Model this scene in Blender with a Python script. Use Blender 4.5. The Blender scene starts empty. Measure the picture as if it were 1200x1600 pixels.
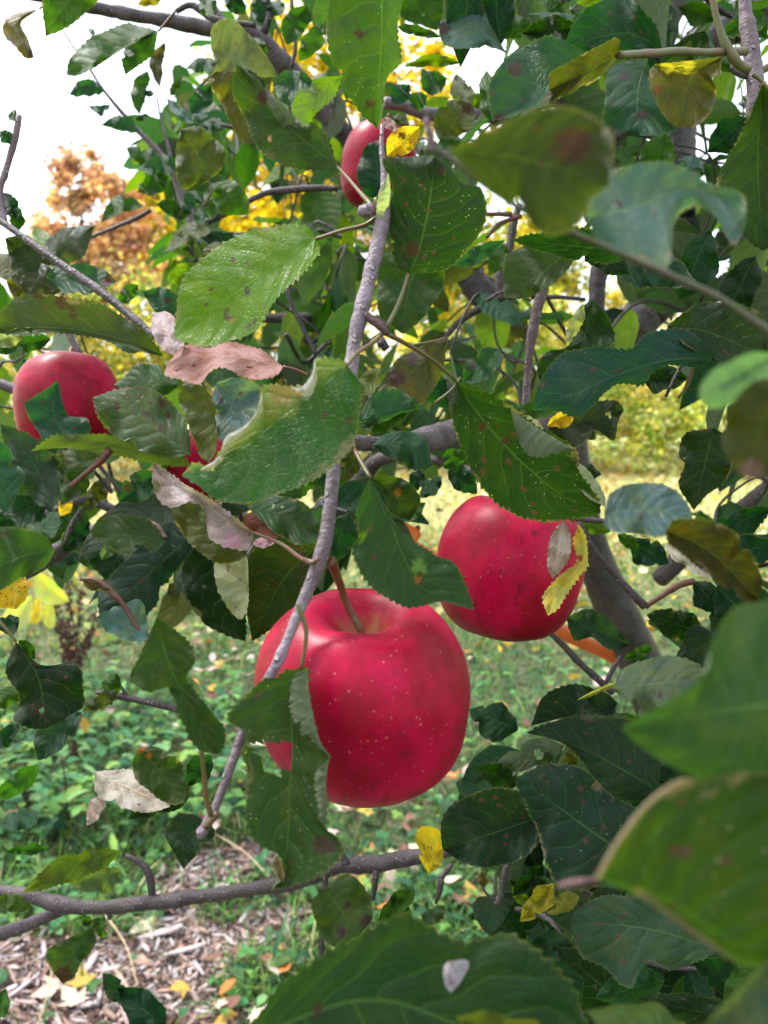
import bpy, bmesh, math, random
import numpy as np
from mathutils import Vector, Matrix, Euler
R_ = random.Random(11)
scene = bpy.context.scene
col = scene.collection

# ------------------------------------------------------------------ camera
CAM_H = 1.30
PITCH = math.radians(9.1)
FPX = 28.0 / 36.0 * 1600.0
cam_d = bpy.data.cameras.new('camera')
cam_d.sensor_fit = 'VERTICAL'; cam_d.sensor_height = 36.0; cam_d.sensor_width = 27.0; cam_d.lens = 28.0
cam_d.clip_start = 0.01; cam_d.clip_end = 600.0
cam_d.dof.use_dof = True; cam_d.dof.focus_distance = 0.39; cam_d.dof.aperture_fstop = 13.0
cam = bpy.data.objects.new('camera', cam_d); col.objects.link(cam)
cam.location = (0, 0, CAM_H); cam.rotation_euler = (math.pi / 2 - PITCH, 0, 0)
scene.camera = cam

# ------------------------------------------------------------------ sky and sun (bright overcast)
SUN_EL, SUN_AZ = math.radians(58), math.radians(302)
w = bpy.data.worlds.new('World'); scene.world = w; w.use_nodes = True
nt = w.node_tree; nt.nodes.clear()
sky = nt.nodes.new('ShaderNodeTexSky'); sky.sky_type = 'NISHITA'; sky.sun_disc = False
sky.sun_elevation = SUN_EL; sky.sun_rotation = SUN_AZ; sky.air_density = 1.0; sky.dust_density = 3.0
hs = nt.nodes.new('ShaderNodeHueSaturation'); hs.inputs['Saturation'].default_value = 0.5
mixc = nt.nodes.new('ShaderNodeMix'); mixc.data_type = 'RGBA'; mixc.inputs[0].default_value = 0.45
bgn = nt.nodes.new('ShaderNodeBackground'); bgn.inputs['Strength'].default_value = 0.10
out = nt.nodes.new('ShaderNodeOutputWorld')
nt.links.new(sky.outputs[0], hs.inputs['Color']); nt.links.new(hs.outputs[0], mixc.inputs[6])
mixc.inputs[7].default_value = (8.4, 9.1, 10.4, 1)      # the even cloud layer
nt.links.new(mixc.outputs[2], bgn.inputs['Color']); nt.links.new(bgn.outputs[0], out.inputs['Surface'])
sd = bpy.data.lights.new('sun', 'SUN'); sd.energy = 1.5; sd.angle = math.radians(14); sd.color = (1.0, 0.96, 0.9)
so = bpy.data.objects.new('sun', sd); col.objects.link(so)
sdir = Vector((math.sin(SUN_AZ) * math.cos(SUN_EL), math.cos(SUN_AZ) * math.cos(SUN_EL), math.sin(SUN_EL)))
so.rotation_euler = sdir.to_track_quat('Z', 'Y').to_euler(); so.location = sdir * 20
vs = scene.view_settings
vs.view_transform = 'Standard'; vs.look = 'None'; vs.gamma = 1.0; vs.use_curve_mapping = False
vs.exposure = 1.95
scene.cycles.max_bounces = 8; scene.cycles.diffuse_bounces = 4; scene.cycles.transmission_bounces = 5
scene.cycles.use_denoising = True

# ------------------------------------------------------------------ picture <-> place
cF = Vector((0, math.cos(PITCH), -math.sin(PITCH))); cU = Vector((0, math.sin(PITCH), math.cos(PITCH))); cR = Vector((1, 0, 0))
CAMP = Vector((0, 0, CAM_H))
nF, nU, nR, nP = np.array(cF), np.array(cU), np.array(cR), np.array(CAMP)
def at(x, y, z):
    return CAMP + cF * z + cR * ((x - 600) / FPX * z) + cU * ((800 - y) / FPX * z)
def at_np(xy, z):
    xy = np.asarray(xy, float); z = np.asarray(z, float)
    return nP + z[:, None] * nF + ((xy[:, 0] - 600) / FPX * z)[:, None] * nR + ((800 - xy[:, 1]) / FPX * z)[:, None] * nU
def ground_at(x, y, h=0.0):
    d = cF + cR * ((x - 600) / FPX) + cU * ((800 - y) / FPX)
    t = (h - CAM_H) / d.z
    return CAMP + d * t
def project(p):
    d = Vector(p) - CAMP; z = d.dot(cF)
    return 600 + d.dot(cR) / z * FPX, 800 - d.dot(cU) / z * FPX, z

# ------------------------------------------------------------------ object helpers
def mesh(name, verts, faces, mats, smooth=True, midx=None):
    m = bpy.data.meshes.new(name); m.from_pydata([tuple(v) for v in verts], [], faces)
    for k in (mats if isinstance(mats, (list, tuple)) else [mats]): m.materials.append(k)
    if midx is not None: m.polygons.foreach_set('material_index', np.array(midx, dtype=np.int32))
    if smooth: m.polygons.foreach_set('use_smooth', np.ones(len(m.polygons), dtype=bool))
    m.update(); return m
def obj(name, me, parent=None, loc=(0, 0, 0), kind=None, label=None, cat=None, group=None):
    o = bpy.data.objects.new(name, me); col.objects.link(o)
    o.location = Vector(loc) - (parent.location if parent and not parent.parent else Vector((0, 0, 0)))
    if parent: o.parent = parent
    if kind: o['kind'] = kind
    if label: o['label'] = label
    if cat: o['category'] = cat
    if group: o['group'] = group
    return o
def empty(name, loc, label, cat, group=None):
    o = bpy.data.objects.new(name, None); col.objects.link(o); o.location = loc; o.empty_display_size = 0.05
    o['label'] = label; o['category'] = cat
    if group: o['group'] = group
    return o
def catmull(P, n):
    """P (k,d) -> n points along the smooth curve, even in chord length."""
    P = np.asarray(P, float)
    if len(P) == 2:
        t = np.linspace(0, 1, n)[:, None]; return P[0] * (1 - t) + P[1] * t
    E = np.vstack([2 * P[0] - P[1], P, 2 * P[-1] - P[-2]]); fine = []
    for i in range(1, len(E) - 2):
        t = np.linspace(0, 1, 14, endpoint=False)[:, None]
        a, b, c, d = E[i - 1], E[i], E[i + 1], E[i + 2]
        fine.append(0.5 * (2 * b + (c - a) * t + (2 * a - 5 * b + 4 * c - d) * t ** 2 + (3 * b - a - 3 * c + d) * t ** 3))
    fine = np.vstack(fine + [P[-1:]])
    return resample(fine, n)
def resample(P, n):
    P = np.asarray(P, float); s = np.r_[0, np.cumsum(np.linalg.norm(np.diff(P[:, :2] if P.shape[1] < 3 else P[:, :3], axis=0), axis=1))]
    if s[-1] == 0: return np.repeat(P[:1], n, 0)
    q = np.linspace(0, s[-1], n)
    return np.stack([np.interp(q, s, P[:, k]) for k in range(P.shape[1])], 1)
def tube_arrays(path, rad, sides=8, cap=True):
    path = np.asarray(path, float); n = len(path)
    T = np.gradient(path, axis=0); T /= np.linalg.norm(T, axis=1)[:, None] + 1e-12
    ref = np.array([0.31, 0.17, 0.93]); V = []
    a = np.cross(T[0], ref); a /= np.linalg.norm(a) + 1e-9
    for i in range(n):
        a = a - T[i] * np.dot(a, T[i]); a /= np.linalg.norm(a) + 1e-9
        b = np.cross(T[i], a)
        for k in range(sides):
            th = 2 * math.pi * k / sides
            V.append(path[i] + rad[i] * (math.cos(th) * a + math.sin(th) * b))
    F = []
    for i in range(n - 1):
        for k in range(sides):
            k2 = (k + 1) % sides
            F.append((i * sides + k, i * sides + k2, (i + 1) * sides + k2, (i + 1) * sides + k))
    if cap:
        F.append(tuple(reversed(range(sides)))); F.append(tuple((n - 1) * sides + k for k in range(sides)))
    return V, F

# ------------------------------------------------------------------ material helper
class NB:
    def __init__(s, name):
        s.m = bpy.data.materials.new(name); s.m.use_nodes = True; s.t = s.m.node_tree; s.t.nodes.clear()
    def n(s, typ, props=None, **inp):
        x = s.t.nodes.new(typ)
        for k, v in (props or {}).items(): setattr(x, k, v)
        for k, v in inp.items():
            key = int(k[1:]) if k[0] == 'i' and k[1:].isdigit() else k.replace('_', ' ')
            s.set(x.inputs[key], v)
        return x
    def set(s, sock, v):
        if isinstance(v, bpy.types.NodeSocket): s.t.links.new(v, sock)
        elif isinstance(v, bpy.types.Node): s.t.links.new(v.outputs[0], sock)
        else:
            if isinstance(v, (tuple, list)) and len(v) == 3 and sock.type == 'RGBA': v = (*v, 1)
            sock.default_value = v
    def math(s, op, a, b=0.0, c=0.0, clamp=False):
        x = s.t.nodes.new('ShaderNodeMath'); x.operation = op; x.use_clamp = clamp
        s.set(x.inputs[0], a); s.set(x.inputs[1], b)
        if op in ('MULTIPLY_ADD', 'SMOOTH_MIN'): s.set(x.inputs[2], c)
        return x.outputs[0]
    def step(s, v, lo, hi, a=0.0, b=1.0):
        x = s.t.nodes.new('ShaderNodeMapRange'); x.interpolation_type = 'SMOOTHSTEP'
        for i, q in enumerate((v, lo, hi, a, b)): s.set(x.inputs[i], q)
        return x.outputs[0]
    def mix(s, f, a, b, blend='MIX'):
        x = s.t.nodes.new('ShaderNodeMix'); x.data_type = 'RGBA'; x.blend_type = blend
        s.set(x.inputs[0], f); s.set(x.inputs[6], a); s.set(x.inputs[7], b); return x.outputs[2]
    def noise(s, vec, scale, detail=3.0, rough=0.55, dim='3D'):
        return s.n('ShaderNodeTexNoise', {'noise_dimensions': dim}, Vector=vec, Scale=scale, Detail=detail, Roughness=rough).outputs[0]
    def ramp(s, f, stops):
        x = s.t.nodes.new('ShaderNodeValToRGB'); s.set(x.inputs[0], f); e = x.color_ramp.elements
        while len(e) < len(stops): e.new(0.5)
        for q, (p, c) in zip(e, stops): q.position = p; q.color = (*c, 1) if len(c) == 3 else c
        return x.outputs[0]
    def out(s, sh):
        o = s.t.nodes.new('ShaderNodeOutputMaterial'); s.set(o.inputs[0], sh); return s.m

def leaf_material(name, source='object', gloss=0.36):
    b = NB(name)
    uv = b.n('ShaderNodeUVMap').outputs[0]
    sep = b.n('ShaderNodeSeparateXYZ', i0=uv)
    s_ = b.math('MULTIPLY_ADD', sep.outputs[0], 2.0, -1.0); v = sep.outputs[1]; a = b.math('ABSOLUTE', s_)
    oi = b.n('ShaderNodeObjectInfo')
    geo = b.n('ShaderNodeNewGeometry')
    if source == 'object':
        base = oi.outputs['Color']; rnd = oi.outputs['Random']
        spots = b.n('ShaderNodeAttribute', {'attribute_type': 'OBJECT', 'attribute_name': 'spots'}).outputs['Fac']
        rim = b.n('ShaderNodeAttribute', {'attribute_type': 'OBJECT', 'attribute_name': 'rim'}).outputs['Fac']
    else:
        base = b.n('ShaderNodeAttribute', {'attribute_name': 'tint'}).outputs['Color']; rnd = geo.outputs['Random Per Island']
        spots = 0.25; rim = 0.1
    off = b.math('MULTIPLY', rnd, 37.0)
    cmb = b.n('ShaderNodeCombineXYZ', i0=b.math('MULTIPLY', s_, 0.55), i1=b.math('MULTIPLY', v, 1.6), i2=off).outputs[0]
    # veins
    bend = b.math('MULTIPLY', b.math('POWER', a, 1.35), 0.24)
    wob = b.math('MULTIPLY', b.math('SUBTRACT', b.noise(cmb, 3.0, 1.0), 0.5), 0.10)
    c = b.math('ADD', b.math('SUBTRACT', v, bend), wob)
    side = b.math('MULTIPLY', b.math('GREATER_THAN', s_, 0.0), 0.42)
    p = b.math('ADD', b.math('MULTIPLY', c, 7.5), side)
    f = b.math('MULTIPLY', b.math('ABSOLUTE', b.math('SUBTRACT', b.math('FRACT', p), 0.5)), 2.0)
    vein = b.math('MULTIPLY', b.step(f, 0.86, 0.985), b.step(a, 1.0, 0.45))
    broad = b.step(f, 0.2, 1.0)
    rib = b.step(b.math('DIVIDE', a, b.math('SUBTRACT', 1.15, v)), 0.05, 0.012)
    vor = b.n('ShaderNodeTexVoronoi', {'feature': 'DISTANCE_TO_EDGE'}, Vector=cmb, Scale=17.0).outputs[0]
    net = b.step(vor, 0.07, 0.0)
    vor2 = b.n('ShaderNodeTexVoronoi', {'feature': 'DISTANCE_TO_EDGE'}, Vector=cmb, Scale=46.0).outputs[0]
    net2 = b.step(vor2, 0.12, 0.0)
    # colour
    dead = b.step(b.n('ShaderNodeSeparateColor', i0=base).outputs[2], 0.12, 0.26)
    n1 = b.noise(cmb, 3.2, 4.0, 0.6); n2 = b.noise(cmb, 22.0, 3.0, 0.6)
    colr = b.mix(b.math('MULTIPLY', b.step(b.math('MULTIPLY_ADD', rnd, 0.3, b.math('SUBTRACT', n1, 0.15)), 0.40, 0.74, 0.0, 0.8), b.math('SUBTRACT', 1.0, dead)), base, b.mix(1.0, base, (2.0, 1.35, 0.6), 'MULTIPLY'))
    n5 = b.noise(cmb, 70.0, 3.0, 0.7); colr = b.mix(b.step(n5, 0.4, 0.7, 0.0, 0.35), colr, b.mix(1.0, colr, (1.35, 1.3, 1.25), 'MULTIPLY'))
    tone = b.n('ShaderNodeAttribute', {'attribute_name': 'tone'}).outputs['Color']
    if source == 'object': colr = b.mix(1.0, colr, tone, 'MULTIPLY')
    colr = b.mix(b.math('MULTIPLY', dead, b.step(n1, 0.42, 0.66, 0.0, 0.75)), colr, b.mix(1.0, colr, (0.62, 0.46, 0.36), 'MULTIPLY'))
    colr = b.mix(b.math('MULTIPLY', dead, b.step(n5, 0.5, 0.62, 0.0, 0.45)), colr, b.mix(1.0, colr, (0.7, 0.55, 0.5), 'MULTIPLY'))
    colr = b.mix(b.step(n2, 0.35, 0.7, 0.0, 0.38), colr, b.mix(1.0, colr, (0.62, 0.68, 0.7), 'MULTIPLY'))
    lite = b.mix(b.math('MULTIPLY_ADD', dead, -0.35, 0.42), b.mix(1.0, base, (1.8, 1.6, 1.3), 'MULTIPLY'), (0.10, 0.19, 0.05))
    vm = b.math('MAXIMUM', b.math('MULTIPLY', vein, 0.36), b.math('MULTIPLY', rib, 0.7), clamp=True)
    colr = b.mix(b.math('MULTIPLY', net, 0.12), colr, lite)
    colr = b.mix(vm, colr, lite)
    # specks, spots, browned margins, placed blots
    sv = b.n('ShaderNodeTexVoronoi', {'feature': 'F1'}, Vector=cmb, Scale=9.0)
    keep = b.math('LESS_THAN', b.n('ShaderNodeSeparateColor', i0=sv.outputs['Color']).outputs[0], b.math('MULTIPLY', spots, 0.55))
    sp = b.math('MULTIPLY', b.step(b.math('ADD', sv.outputs[0], b.math('MULTIPLY', b.math('SUBTRACT', n2, 0.5), 0.35)), 0.36, 0.18), keep)
    sv2 = b.n('ShaderNodeTexVoronoi', {'feature': 'F1'}, Vector=cmb, Scale=38.0)
    keep2 = b.math('LESS_THAN', b.n('ShaderNodeSeparateColor', i0=sv2.outputs['Color']).outputs[1], b.math('MULTIPLY_ADD', spots, 0.5, 0.03))
    sp2 = b.math('MULTIPLY', b.step(sv2.outputs[0], 0.34, 0.16), keep2)
    keep3 = b.math('GREATER_THAN', b.n('ShaderNodeSeparateColor', i0=sv2.outputs['Color']).outputs[2], 0.982)
    sp3 = b.math('MULTIPLY', b.step(sv2.outputs[0], 0.26, 0.12), keep3)
    colr = b.mix(b.math('MULTIPLY', sp, 0.85), colr, b.mix(n2, (0.035, 0.014, 0.02), (0.13, 0.055, 0.05)))
    colr = b.mix(b.math('MULTIPLY', sp2, 0.8), colr, (0.04, 0.022, 0.018))
    colr = b.mix(b.math('MULTIPLY', sp3, 0.75), colr, (0.42, 0.45, 0.36))
    edge = b.math('MULTIPLY', b.step(b.math('ADD', a, b.math('MULTIPLY', b.math('SUBTRACT', b.noise(cmb, 5.0, 4.0, 0.65), 0.56), 1.5)), 0.86, 1.06), rim)
    colr = b.mix(edge, colr, b.mix(n2, (0.10, 0.04, 0.02), (0.5, 0.36, 0.26)))
    thin = b.math('MULTIPLY', b.step(a, 0.955, 1.0), 0.35)
    colr = b.mix(thin, colr, (0.16, 0.19, 0.05))
    bl = b.n('ShaderNodeAttribute', {'attribute_name': 'blot'})
    n7 = b.noise(cmb, 11.0, 4.0, 0.65); blf = b.math('MULTIPLY', b.step(b.math('ADD', bl.outputs['Alpha'], b.math('MULTIPLY', b.math('SUBTRACT', n7, 0.5), 1.7)), 0.3, 0.75), b.step(bl.outputs['Alpha'], 0.02, 0.2))
    if source == 'object': colr = b.mix(b.math('MULTIPLY', blf, 0.9), colr, bl.outputs['Color'])
    # paler felted underside
    under = b.mix(b.math('MULTIPLY_ADD', dead, -0.3, 0.42), b.mix(0.3, colr, b.mix(1.0, colr, (1.5, 1.5, 1.5), 'MULTIPLY')), (0.26, 0.29, 0.19))
    under = b.mix(b.math('MULTIPLY', net2, 0.25), under, (0.42, 0.44, 0.33))
    face = b.mix(geo.outputs['Backfacing'], colr, under)
    hgt = b.math('ADD', b.math('ADD', b.math('MULTIPLY', broad, -0.9), b.math('MULTIPLY', vm, -0.9)),
                 b.math('ADD', b.math('MULTIPLY', net, -0.35), b.math('ADD', b.math('MULTIPLY', net2, -0.22), b.math('MULTIPLY', n1, 1.6))))
    bump = b.n('ShaderNodeBump', Strength=0.5, Distance=0.0013, Height=hgt)
    rough = b.math('ADD', b.math('MULTIPLY_ADD', geo.outputs['Backfacing'], 0.28, gloss), b.math('MULTIPLY', b.math('SUBTRACT', n2, 0.5), 0.3))
    pr = b.n('ShaderNodeBsdfPrincipled', Base_Color=face, Roughness=rough, Normal=bump)
    pr.inputs['Specular IOR Level'].default_value = 0.2
    tr = b.n('ShaderNodeBsdfTranslucent', Color=b.mix(1.0, colr, b.mix(dead, (1.9, 2.1, 0.6), (1, 1, 1)), 'MULTIPLY'), Normal=bump)
    mx = b.n('ShaderNodeMixShader', i0=0.42, i1=pr, i2=tr)
    return b.out(mx)

M = {}
M['leaf'] = leaf_material('leaf')
M['foliage'] = leaf_material('foliage', 'tint', 0.40)

def simple(name, c1, c2, scale=60, rough=0.6, bump=0.3, dist=0.002, detail=4, lo=0.35, hi=0.65, spec=0.4):
    b = NB(name); tc = b.n('ShaderNodeTexCoord').outputs['Object']
    nz = b.noise(tc, scale, detail, 0.6)
    c = b.mix(b.step(nz, lo, hi), c1, c2)
    bm_ = b.n('ShaderNodeBump', Strength=bump, Distance=dist, Height=nz)
    p = b.n('ShaderNodeBsdfPrincipled', Base_Color=c, Roughness=rough, Normal=bm_); p.inputs['Specular IOR Level'].default_value = spec
    return b.out(p)
def bark(name, c1, c2, c3, lent=0.5):
    b = NB(name); tc = b.n('ShaderNodeTexCoord').outputs['Object']
    n1 = b.noise(tc, 45, 5, 0.65); n2 = b.noise(tc, 400, 4, 0.65); n3 = b.noise(tc, 14, 3, 0.6)
    c = b.mix(b.step(n1, 0.35, 0.68), c1, c2)
    c = b.mix(b.step(n2, 0.45, 0.75, 0, 0.6), c, b.mix(1.0, c, (0.45, 0.42, 0.42), 'MULTIPLY'))
    c = b.mix(b.step(n3, 0.46, 0.66, 0, 0.8), c, c3)
    vo = b.n('ShaderNodeTexVoronoi', {'feature': 'F1'}, Vector=tc, Scale=300.0)
    k = b.math('MULTIPLY', b.step(vo.outputs[0], 0.4, 0.2), b.math('GREATER_THAN', b.n('ShaderNodeSeparateColor', i0=vo.outputs['Color']).outputs[0], 0.74))
    n6 = b.noise(tc, 170, 5, 0.75); c = b.mix(b.step(n6, 0.52, 0.66, 0, 0.75), c, b.mix(1.0, c, (0.42, 0.36, 0.36), 'MULTIPLY'))
    c = b.mix(b.math('MULTIPLY', k, lent), c, (0.42, 0.36, 0.33))
    h = b.math('ADD', b.math('MULTIPLY', n1, 1.0), b.math('ADD', b.math('MULTIPLY', n2, 0.5), b.math('MULTIPLY', k, 0.7)))
    bp = b.n('ShaderNodeBump', Strength=0.9, Distance=0.003, Height=h)
    p = b.n('ShaderNodeBsdfPrincipled', Base_Color=c, Roughness=0.55, Normal=bp); return b.out(p)
M['twig'] = bark('twig_bark', (0.135, 0.10, 0.125), (0.24, 0.19, 0.235), (0.11, 0.065, 0.075))
M['dark_bark'] = bark('dark_bark', (0.035, 0.026, 0.032), (0.085, 0.062, 0.072), (0.05, 0.04, 0.038), 0.35)
M['grey_bark'] = bark('grey_bark', (0.065, 0.05, 0.06), (0.14, 0.115, 0.13), (0.05, 0.04, 0.04))
M['trunk_bark'] = bark('trunk_bark', (0.04, 0.032, 0.032), (0.085, 0.07, 0.066), (0.035, 0.03, 0.028), 0.3)
M['petiole'] = simple('petiole', (0.085, 0.10, 0.028), (0.12, 0.065, 0.03), 60, 0.45)
M['petiole_red'] = simple('petiole_red', (0.11, 0.025, 0.024), (0.10, 0.07, 0.03), 80, 0.45)
M['spur'] = bark('spur_bark', (0.07, 0.025, 0.03), (0.13, 0.06, 0.06), (0.05, 0.03, 0.035), 0.3)
M['green_stalk'] = simple('green_stalk', (0.045, 0.05, 0.018), (0.06, 0.045, 0.03), 60, 0.5)
# ------------------------------------------------------------------ the apple tree
TREE_BASE = ground_at(1120, 1830)
tree = empty('apple_tree', TREE_BASE, 'leafy apple tree with spotted green leaves and grey limbs filling the foreground', 'tree')

COL = {  # leaf colours; the pale bluish 'B' has sky sheen painted in
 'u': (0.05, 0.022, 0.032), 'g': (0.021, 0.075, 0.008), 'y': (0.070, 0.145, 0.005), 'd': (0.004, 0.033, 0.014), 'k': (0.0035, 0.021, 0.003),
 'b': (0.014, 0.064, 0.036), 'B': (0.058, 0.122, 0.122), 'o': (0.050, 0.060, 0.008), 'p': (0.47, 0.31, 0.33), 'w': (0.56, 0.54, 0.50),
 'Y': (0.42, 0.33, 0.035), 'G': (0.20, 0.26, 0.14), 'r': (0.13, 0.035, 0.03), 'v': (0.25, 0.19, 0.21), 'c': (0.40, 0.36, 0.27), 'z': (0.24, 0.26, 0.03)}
BROWN = (0.05, 0.022, 0.02)
def pts(s): return [tuple(float(q) for q in t.split(',')) for t in s.split()]
n_leaf = 0
def H(S, L, Rr, z, c='g', tilt=0.35, dl=None, dr=None, F=(), holes=(), bl=(), pet=None, under=False, spots=None, rim=None,
      label=None, tl=(1, 1, 1), tr=(1, 1, 1), serr=1.0, und=1.7, irr=0.35, rows=None, petm='petiole', cols=5, zp=None):
    """A leaf between a midrib S and two margins L, R (picture points base -> tip) at distance z (base, tip)."""
    global n_leaf
    bl = list(bl) + [(h[0], h[1], h[2] * 1.1, (.33, .38, .16)) for h in holes if h[2] < 5]; holes = [h for h in holes if h[2] >= 5]
    n_leaf += 1; rg = random.Random(n_leaf * 7 + 3)
    S = pts(S) if isinstance(S, str) else list(S); L = pts(L) if isinstance(L, str) else list(L); Rr = pts(Rr) if isinstance(Rr, str) else list(Rr)
    z0, z1 = z if isinstance(z, tuple) else (z, z)
    length = sum(math.dist(S[i], S[i + 1]) for i in range(len(S) - 1))
    if rows is None: rows = int(max(16, min(72, length / 4.2))) // 2 * 2
    n = rows + 1
    A = catmull(S, n); EL = catmull([S[0]] + L + [S[-1]], n); ER = catmull([S[0]] + Rr + [S[-1]], n)
    tt = np.linspace(0, 1, n); cy = A[:, 1].mean()
    zS = z0 + (z1 - z0) * tt + (z0 + z1) * .5 * rg.uniform(-.02, .035) * (tt - .3) ** 2 * 2
    if irr:
        for E in (EL, ER):
            g_ = 1 + irr * (.07 * np.sin(tt * rg.uniform(7, 11) + rg.uniform(0, 6)) + .06 * np.sin(tt * rg.uniform(15, 22) + rg.uniform(0, 6)))
            if rg.random() < .45 * irr: g_ -= rg.uniform(.2, .5) * np.exp(-((tt - rg.uniform(.2, .85)) / rg.uniform(.025, .05)) ** 2)
            E[:] = A + (E - A) * g_[:, None]
    if dl is None: dl = rg.uniform(-9, 7)
    if dr is None: dr = rg.uniform(-9, 7)
    zm = (z0 + z1) / 2; mpp = zm / FPX
    tooth = max(1.0, length * 0.013) * serr
    grids = []; P2 = []; ZZ = []; UV = []
    ph1, ph2 = rg.uniform(0, 6), rg.uniform(0, 6)
    for j in range(-cols, cols + 1):
        q = abs(j) / cols; E = EL if j < 0 else ER
        XY = A * (1 - q) + E * q
        if abs(j) == cols:
            nn = E - A; ln = np.linalg.norm(nn, axis=1)[:, None] + 1e-6; nn = nn / ln
            tg = np.gradient(E, axis=0); tg /= np.linalg.norm(tg, axis=1)[:, None] + 1e-6
            amp = np.where(np.arange(n) % 2 == 1, 1.0, -0.25) * np.array([rg.uniform(0.1, 1.35) for _ in range(n)])
            amp *= np.minimum(1, ln[:, 0] / 10) * tooth
            XY = XY + nn * amp[:, None] + tg * np.maximum(amp, 0)[:, None] * 0.7
        d = (dl if j < 0 else dr) * 0.001
        zz = zS + d * (q ** 1.6) + (XY[:, 1] - cy) * mpp * (-tilt)
        ph = ph1 if j < 0 else ph2
        zz = zz + und * zm * 0.006 * (q ** 1.5) * (np.sin(tt * 13 + ph) + 0.6 * np.sin(tt * 23 + ph * 2)) * np.sin(np.pi * tt) ** 0.5
        # blade pillows gently between the side veins
        zz = zz - 0.0006 * np.sin(np.pi * min(q, 0.98)) * (0.6 + 0.4 * np.sin(tt * 47 + (0 if j < 0 else 2.6) - q * 5))
        P2.append(XY); ZZ.append(zz); UV.append(np.stack([np.full(n, 0.5 + 0.5 * j / cols), tt], 1))
    nc = 2 * cols + 1
    XY = np.stack(P2, 1).reshape(-1, 2); Z = np.maximum(np.stack(ZZ, 1).reshape(-1), 0.05); UVv = np.stack(UV, 1).reshape(-1, 2)
    V = at_np(XY, Z); faces = []
    # which winding faces the viewer
    cr = (EL[n // 2] - A[n // 2]); tgm = A[min(n - 1, n // 2 + 2)] - A[n // 2 - 2]
    sgn = cr[0] * tgm[1] - cr[1] * tgm[0]
    flip = (sgn > 0) == under
    hz = [(h[0], h[1], h[2]) for h in holes]
    for i in range(n - 1):
        for j in range(nc - 1):
            a = i * nc + j; f = (a, a + 1, a + nc + 1, a + nc)
            if hz:
                cx, cyy = XY[list(f)].mean(0)
                if any((cx - h[0]) ** 2 + (cyy - h[1]) ** 2 < (h[2] * (0.85 + 0.3 * math.sin(7 * math.atan2(cyy - h[1], cx - h[0])))) ** 2 for h in hz): continue
            faces.append(f if not flip else f[::-1])
    V = list(V); uvs = list(UVv); pxs = list(XY); mi = [0] * len(faces)
    # margins folded over: the other side of the blade shows
    fcol = []
    for (fa, fb, *fc) in F:
        fa, fb = pts(fa), pts(fb); k = max(8, int(sum(math.dist(fb[i], fb[i + 1]) for i in range(len(fb) - 1)) / 4)) // 2 * 2 + 1
        QA, QB = catmull(fa, k), resample(np.array(fb), k)
        st = len(V); fcol.append((st, k * 3, fc[0] if fc else None)); idx = [int(np.argmin(((XY - p) ** 2).sum(1))) for p in QA]
        for r in range(k):
            for c3, q in enumerate((0.0, 0.5, 1.0)):
                p = QA[r] * (1 - q) + QB[r] * q
                if c3 == 2 and 0 < r < k - 1:
                    o_ = QB[r] - QA[r]; o_ /= np.linalg.norm(o_) + 1e-6; p = p + o_ * (tooth * (rg.uniform(0, .9) if r % 2 else rg.uniform(-.5, .1)))
                zz = Z[idx[r]] - 0.0012 - 0.0045 * math.sin(math.pi * (0.15 + 0.6 * q))
                V.append(at_np([p], [zz])[0]); uvs.append((0.97 - 0.35 * q, r / (k - 1))); pxs.append(p)
        s2 = (QB[k // 2] - QA[k // 2]); tg2 = QA[min(k - 1, k // 2 + 1)] - QA[k // 2 - 1]
        sg = s2[0] * tg2[1] - s2[1] * tg2[0]
        fl = (sg > 0) == (not under)
        for r in range(k - 1):
            for c3 in range(2):
                a = st + r * 3 + c3; f = (a, a + 1, a + 4, a + 3)
                faces.append(f[::-1] if not fl else f); mi.append(0)
    if pet:
        pp = pts(pet); k = 10; Q = catmull(pp, k)
        zz = np.linspace(zS[0], zp if zp is not None else zS[0], k); r = np.linspace(0.0007, 0.0010, k)
        tv, tf = tube_arrays(at_np(Q, zz), r, 6); st = len(V)
        V += tv; uvs += [(0.5, 0.0)] * len(tv); pxs += [np.array((-999., -999.))] * len(tv)
        faces += [tuple(st + q for q in f) for f in tf]; mi += [1] * len(tf)
    V = np.array(V); org = V[cols].copy()
    me = mesh('leaf', V - org, faces, [M['leaf'], M[petm]], True, mi)
    uvl = me.uv_layers.new(name='UVMap'); li = np.zeros(len(me.loops), dtype=np.int32); me.loops.foreach_get('vertex_index', li)
    uvl.data.foreach_set('uv', np.array(uvs, dtype=np.float32)[li].ravel())
    if True:
        at_ = me.color_attributes.new('blot', 'FLOAT_COLOR', 'POINT'); px = np.array(pxs); cc = np.zeros((len(V), 4), np.float32); cc[:, :3] = BROWN
        for q in (bl or ()):
            kc = q[3] if len(q) > 3 else BROWN
            if isinstance(kc, str): kc = COL[kc]
            d = np.sqrt(((px - np.array(q[:2])) ** 2).sum(1)) / q[2]; wgt = np.clip(1.15 - d * 0.75, 0, 1)
            m_ = wgt > cc[:, 3]; cc[m_, :3] = kc; cc[:, 3] = np.maximum(cc[:, 3], wgt)
        for st_, n__, kc in fcol:
            if kc is not None: cc[st_:st_ + n__, :3] = COL[kc] if isinstance(kc, str) else kc; cc[st_:st_ + n__, 3] = 1.0
        at_.data.foreach_set('color', cc.ravel())
        tn = me.color_attributes.new('tone', 'FLOAT_COLOR', 'POINT'); tc_ = np.ones((len(V), 4), np.float32); ua = np.array(uvs)[:, 0]; wl_ = np.clip((0.5 - ua) * 8, 0, 1)[:, None]; wr_ = np.clip((ua - 0.5) * 8, 0, 1)[:, None]
        tc_[:, :3] = 1 + wl_ * (np.array(tl) - 1) + wr_ * (np.array(tr) - 1); tn.data.foreach_set('color', tc_.ravel())
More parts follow.
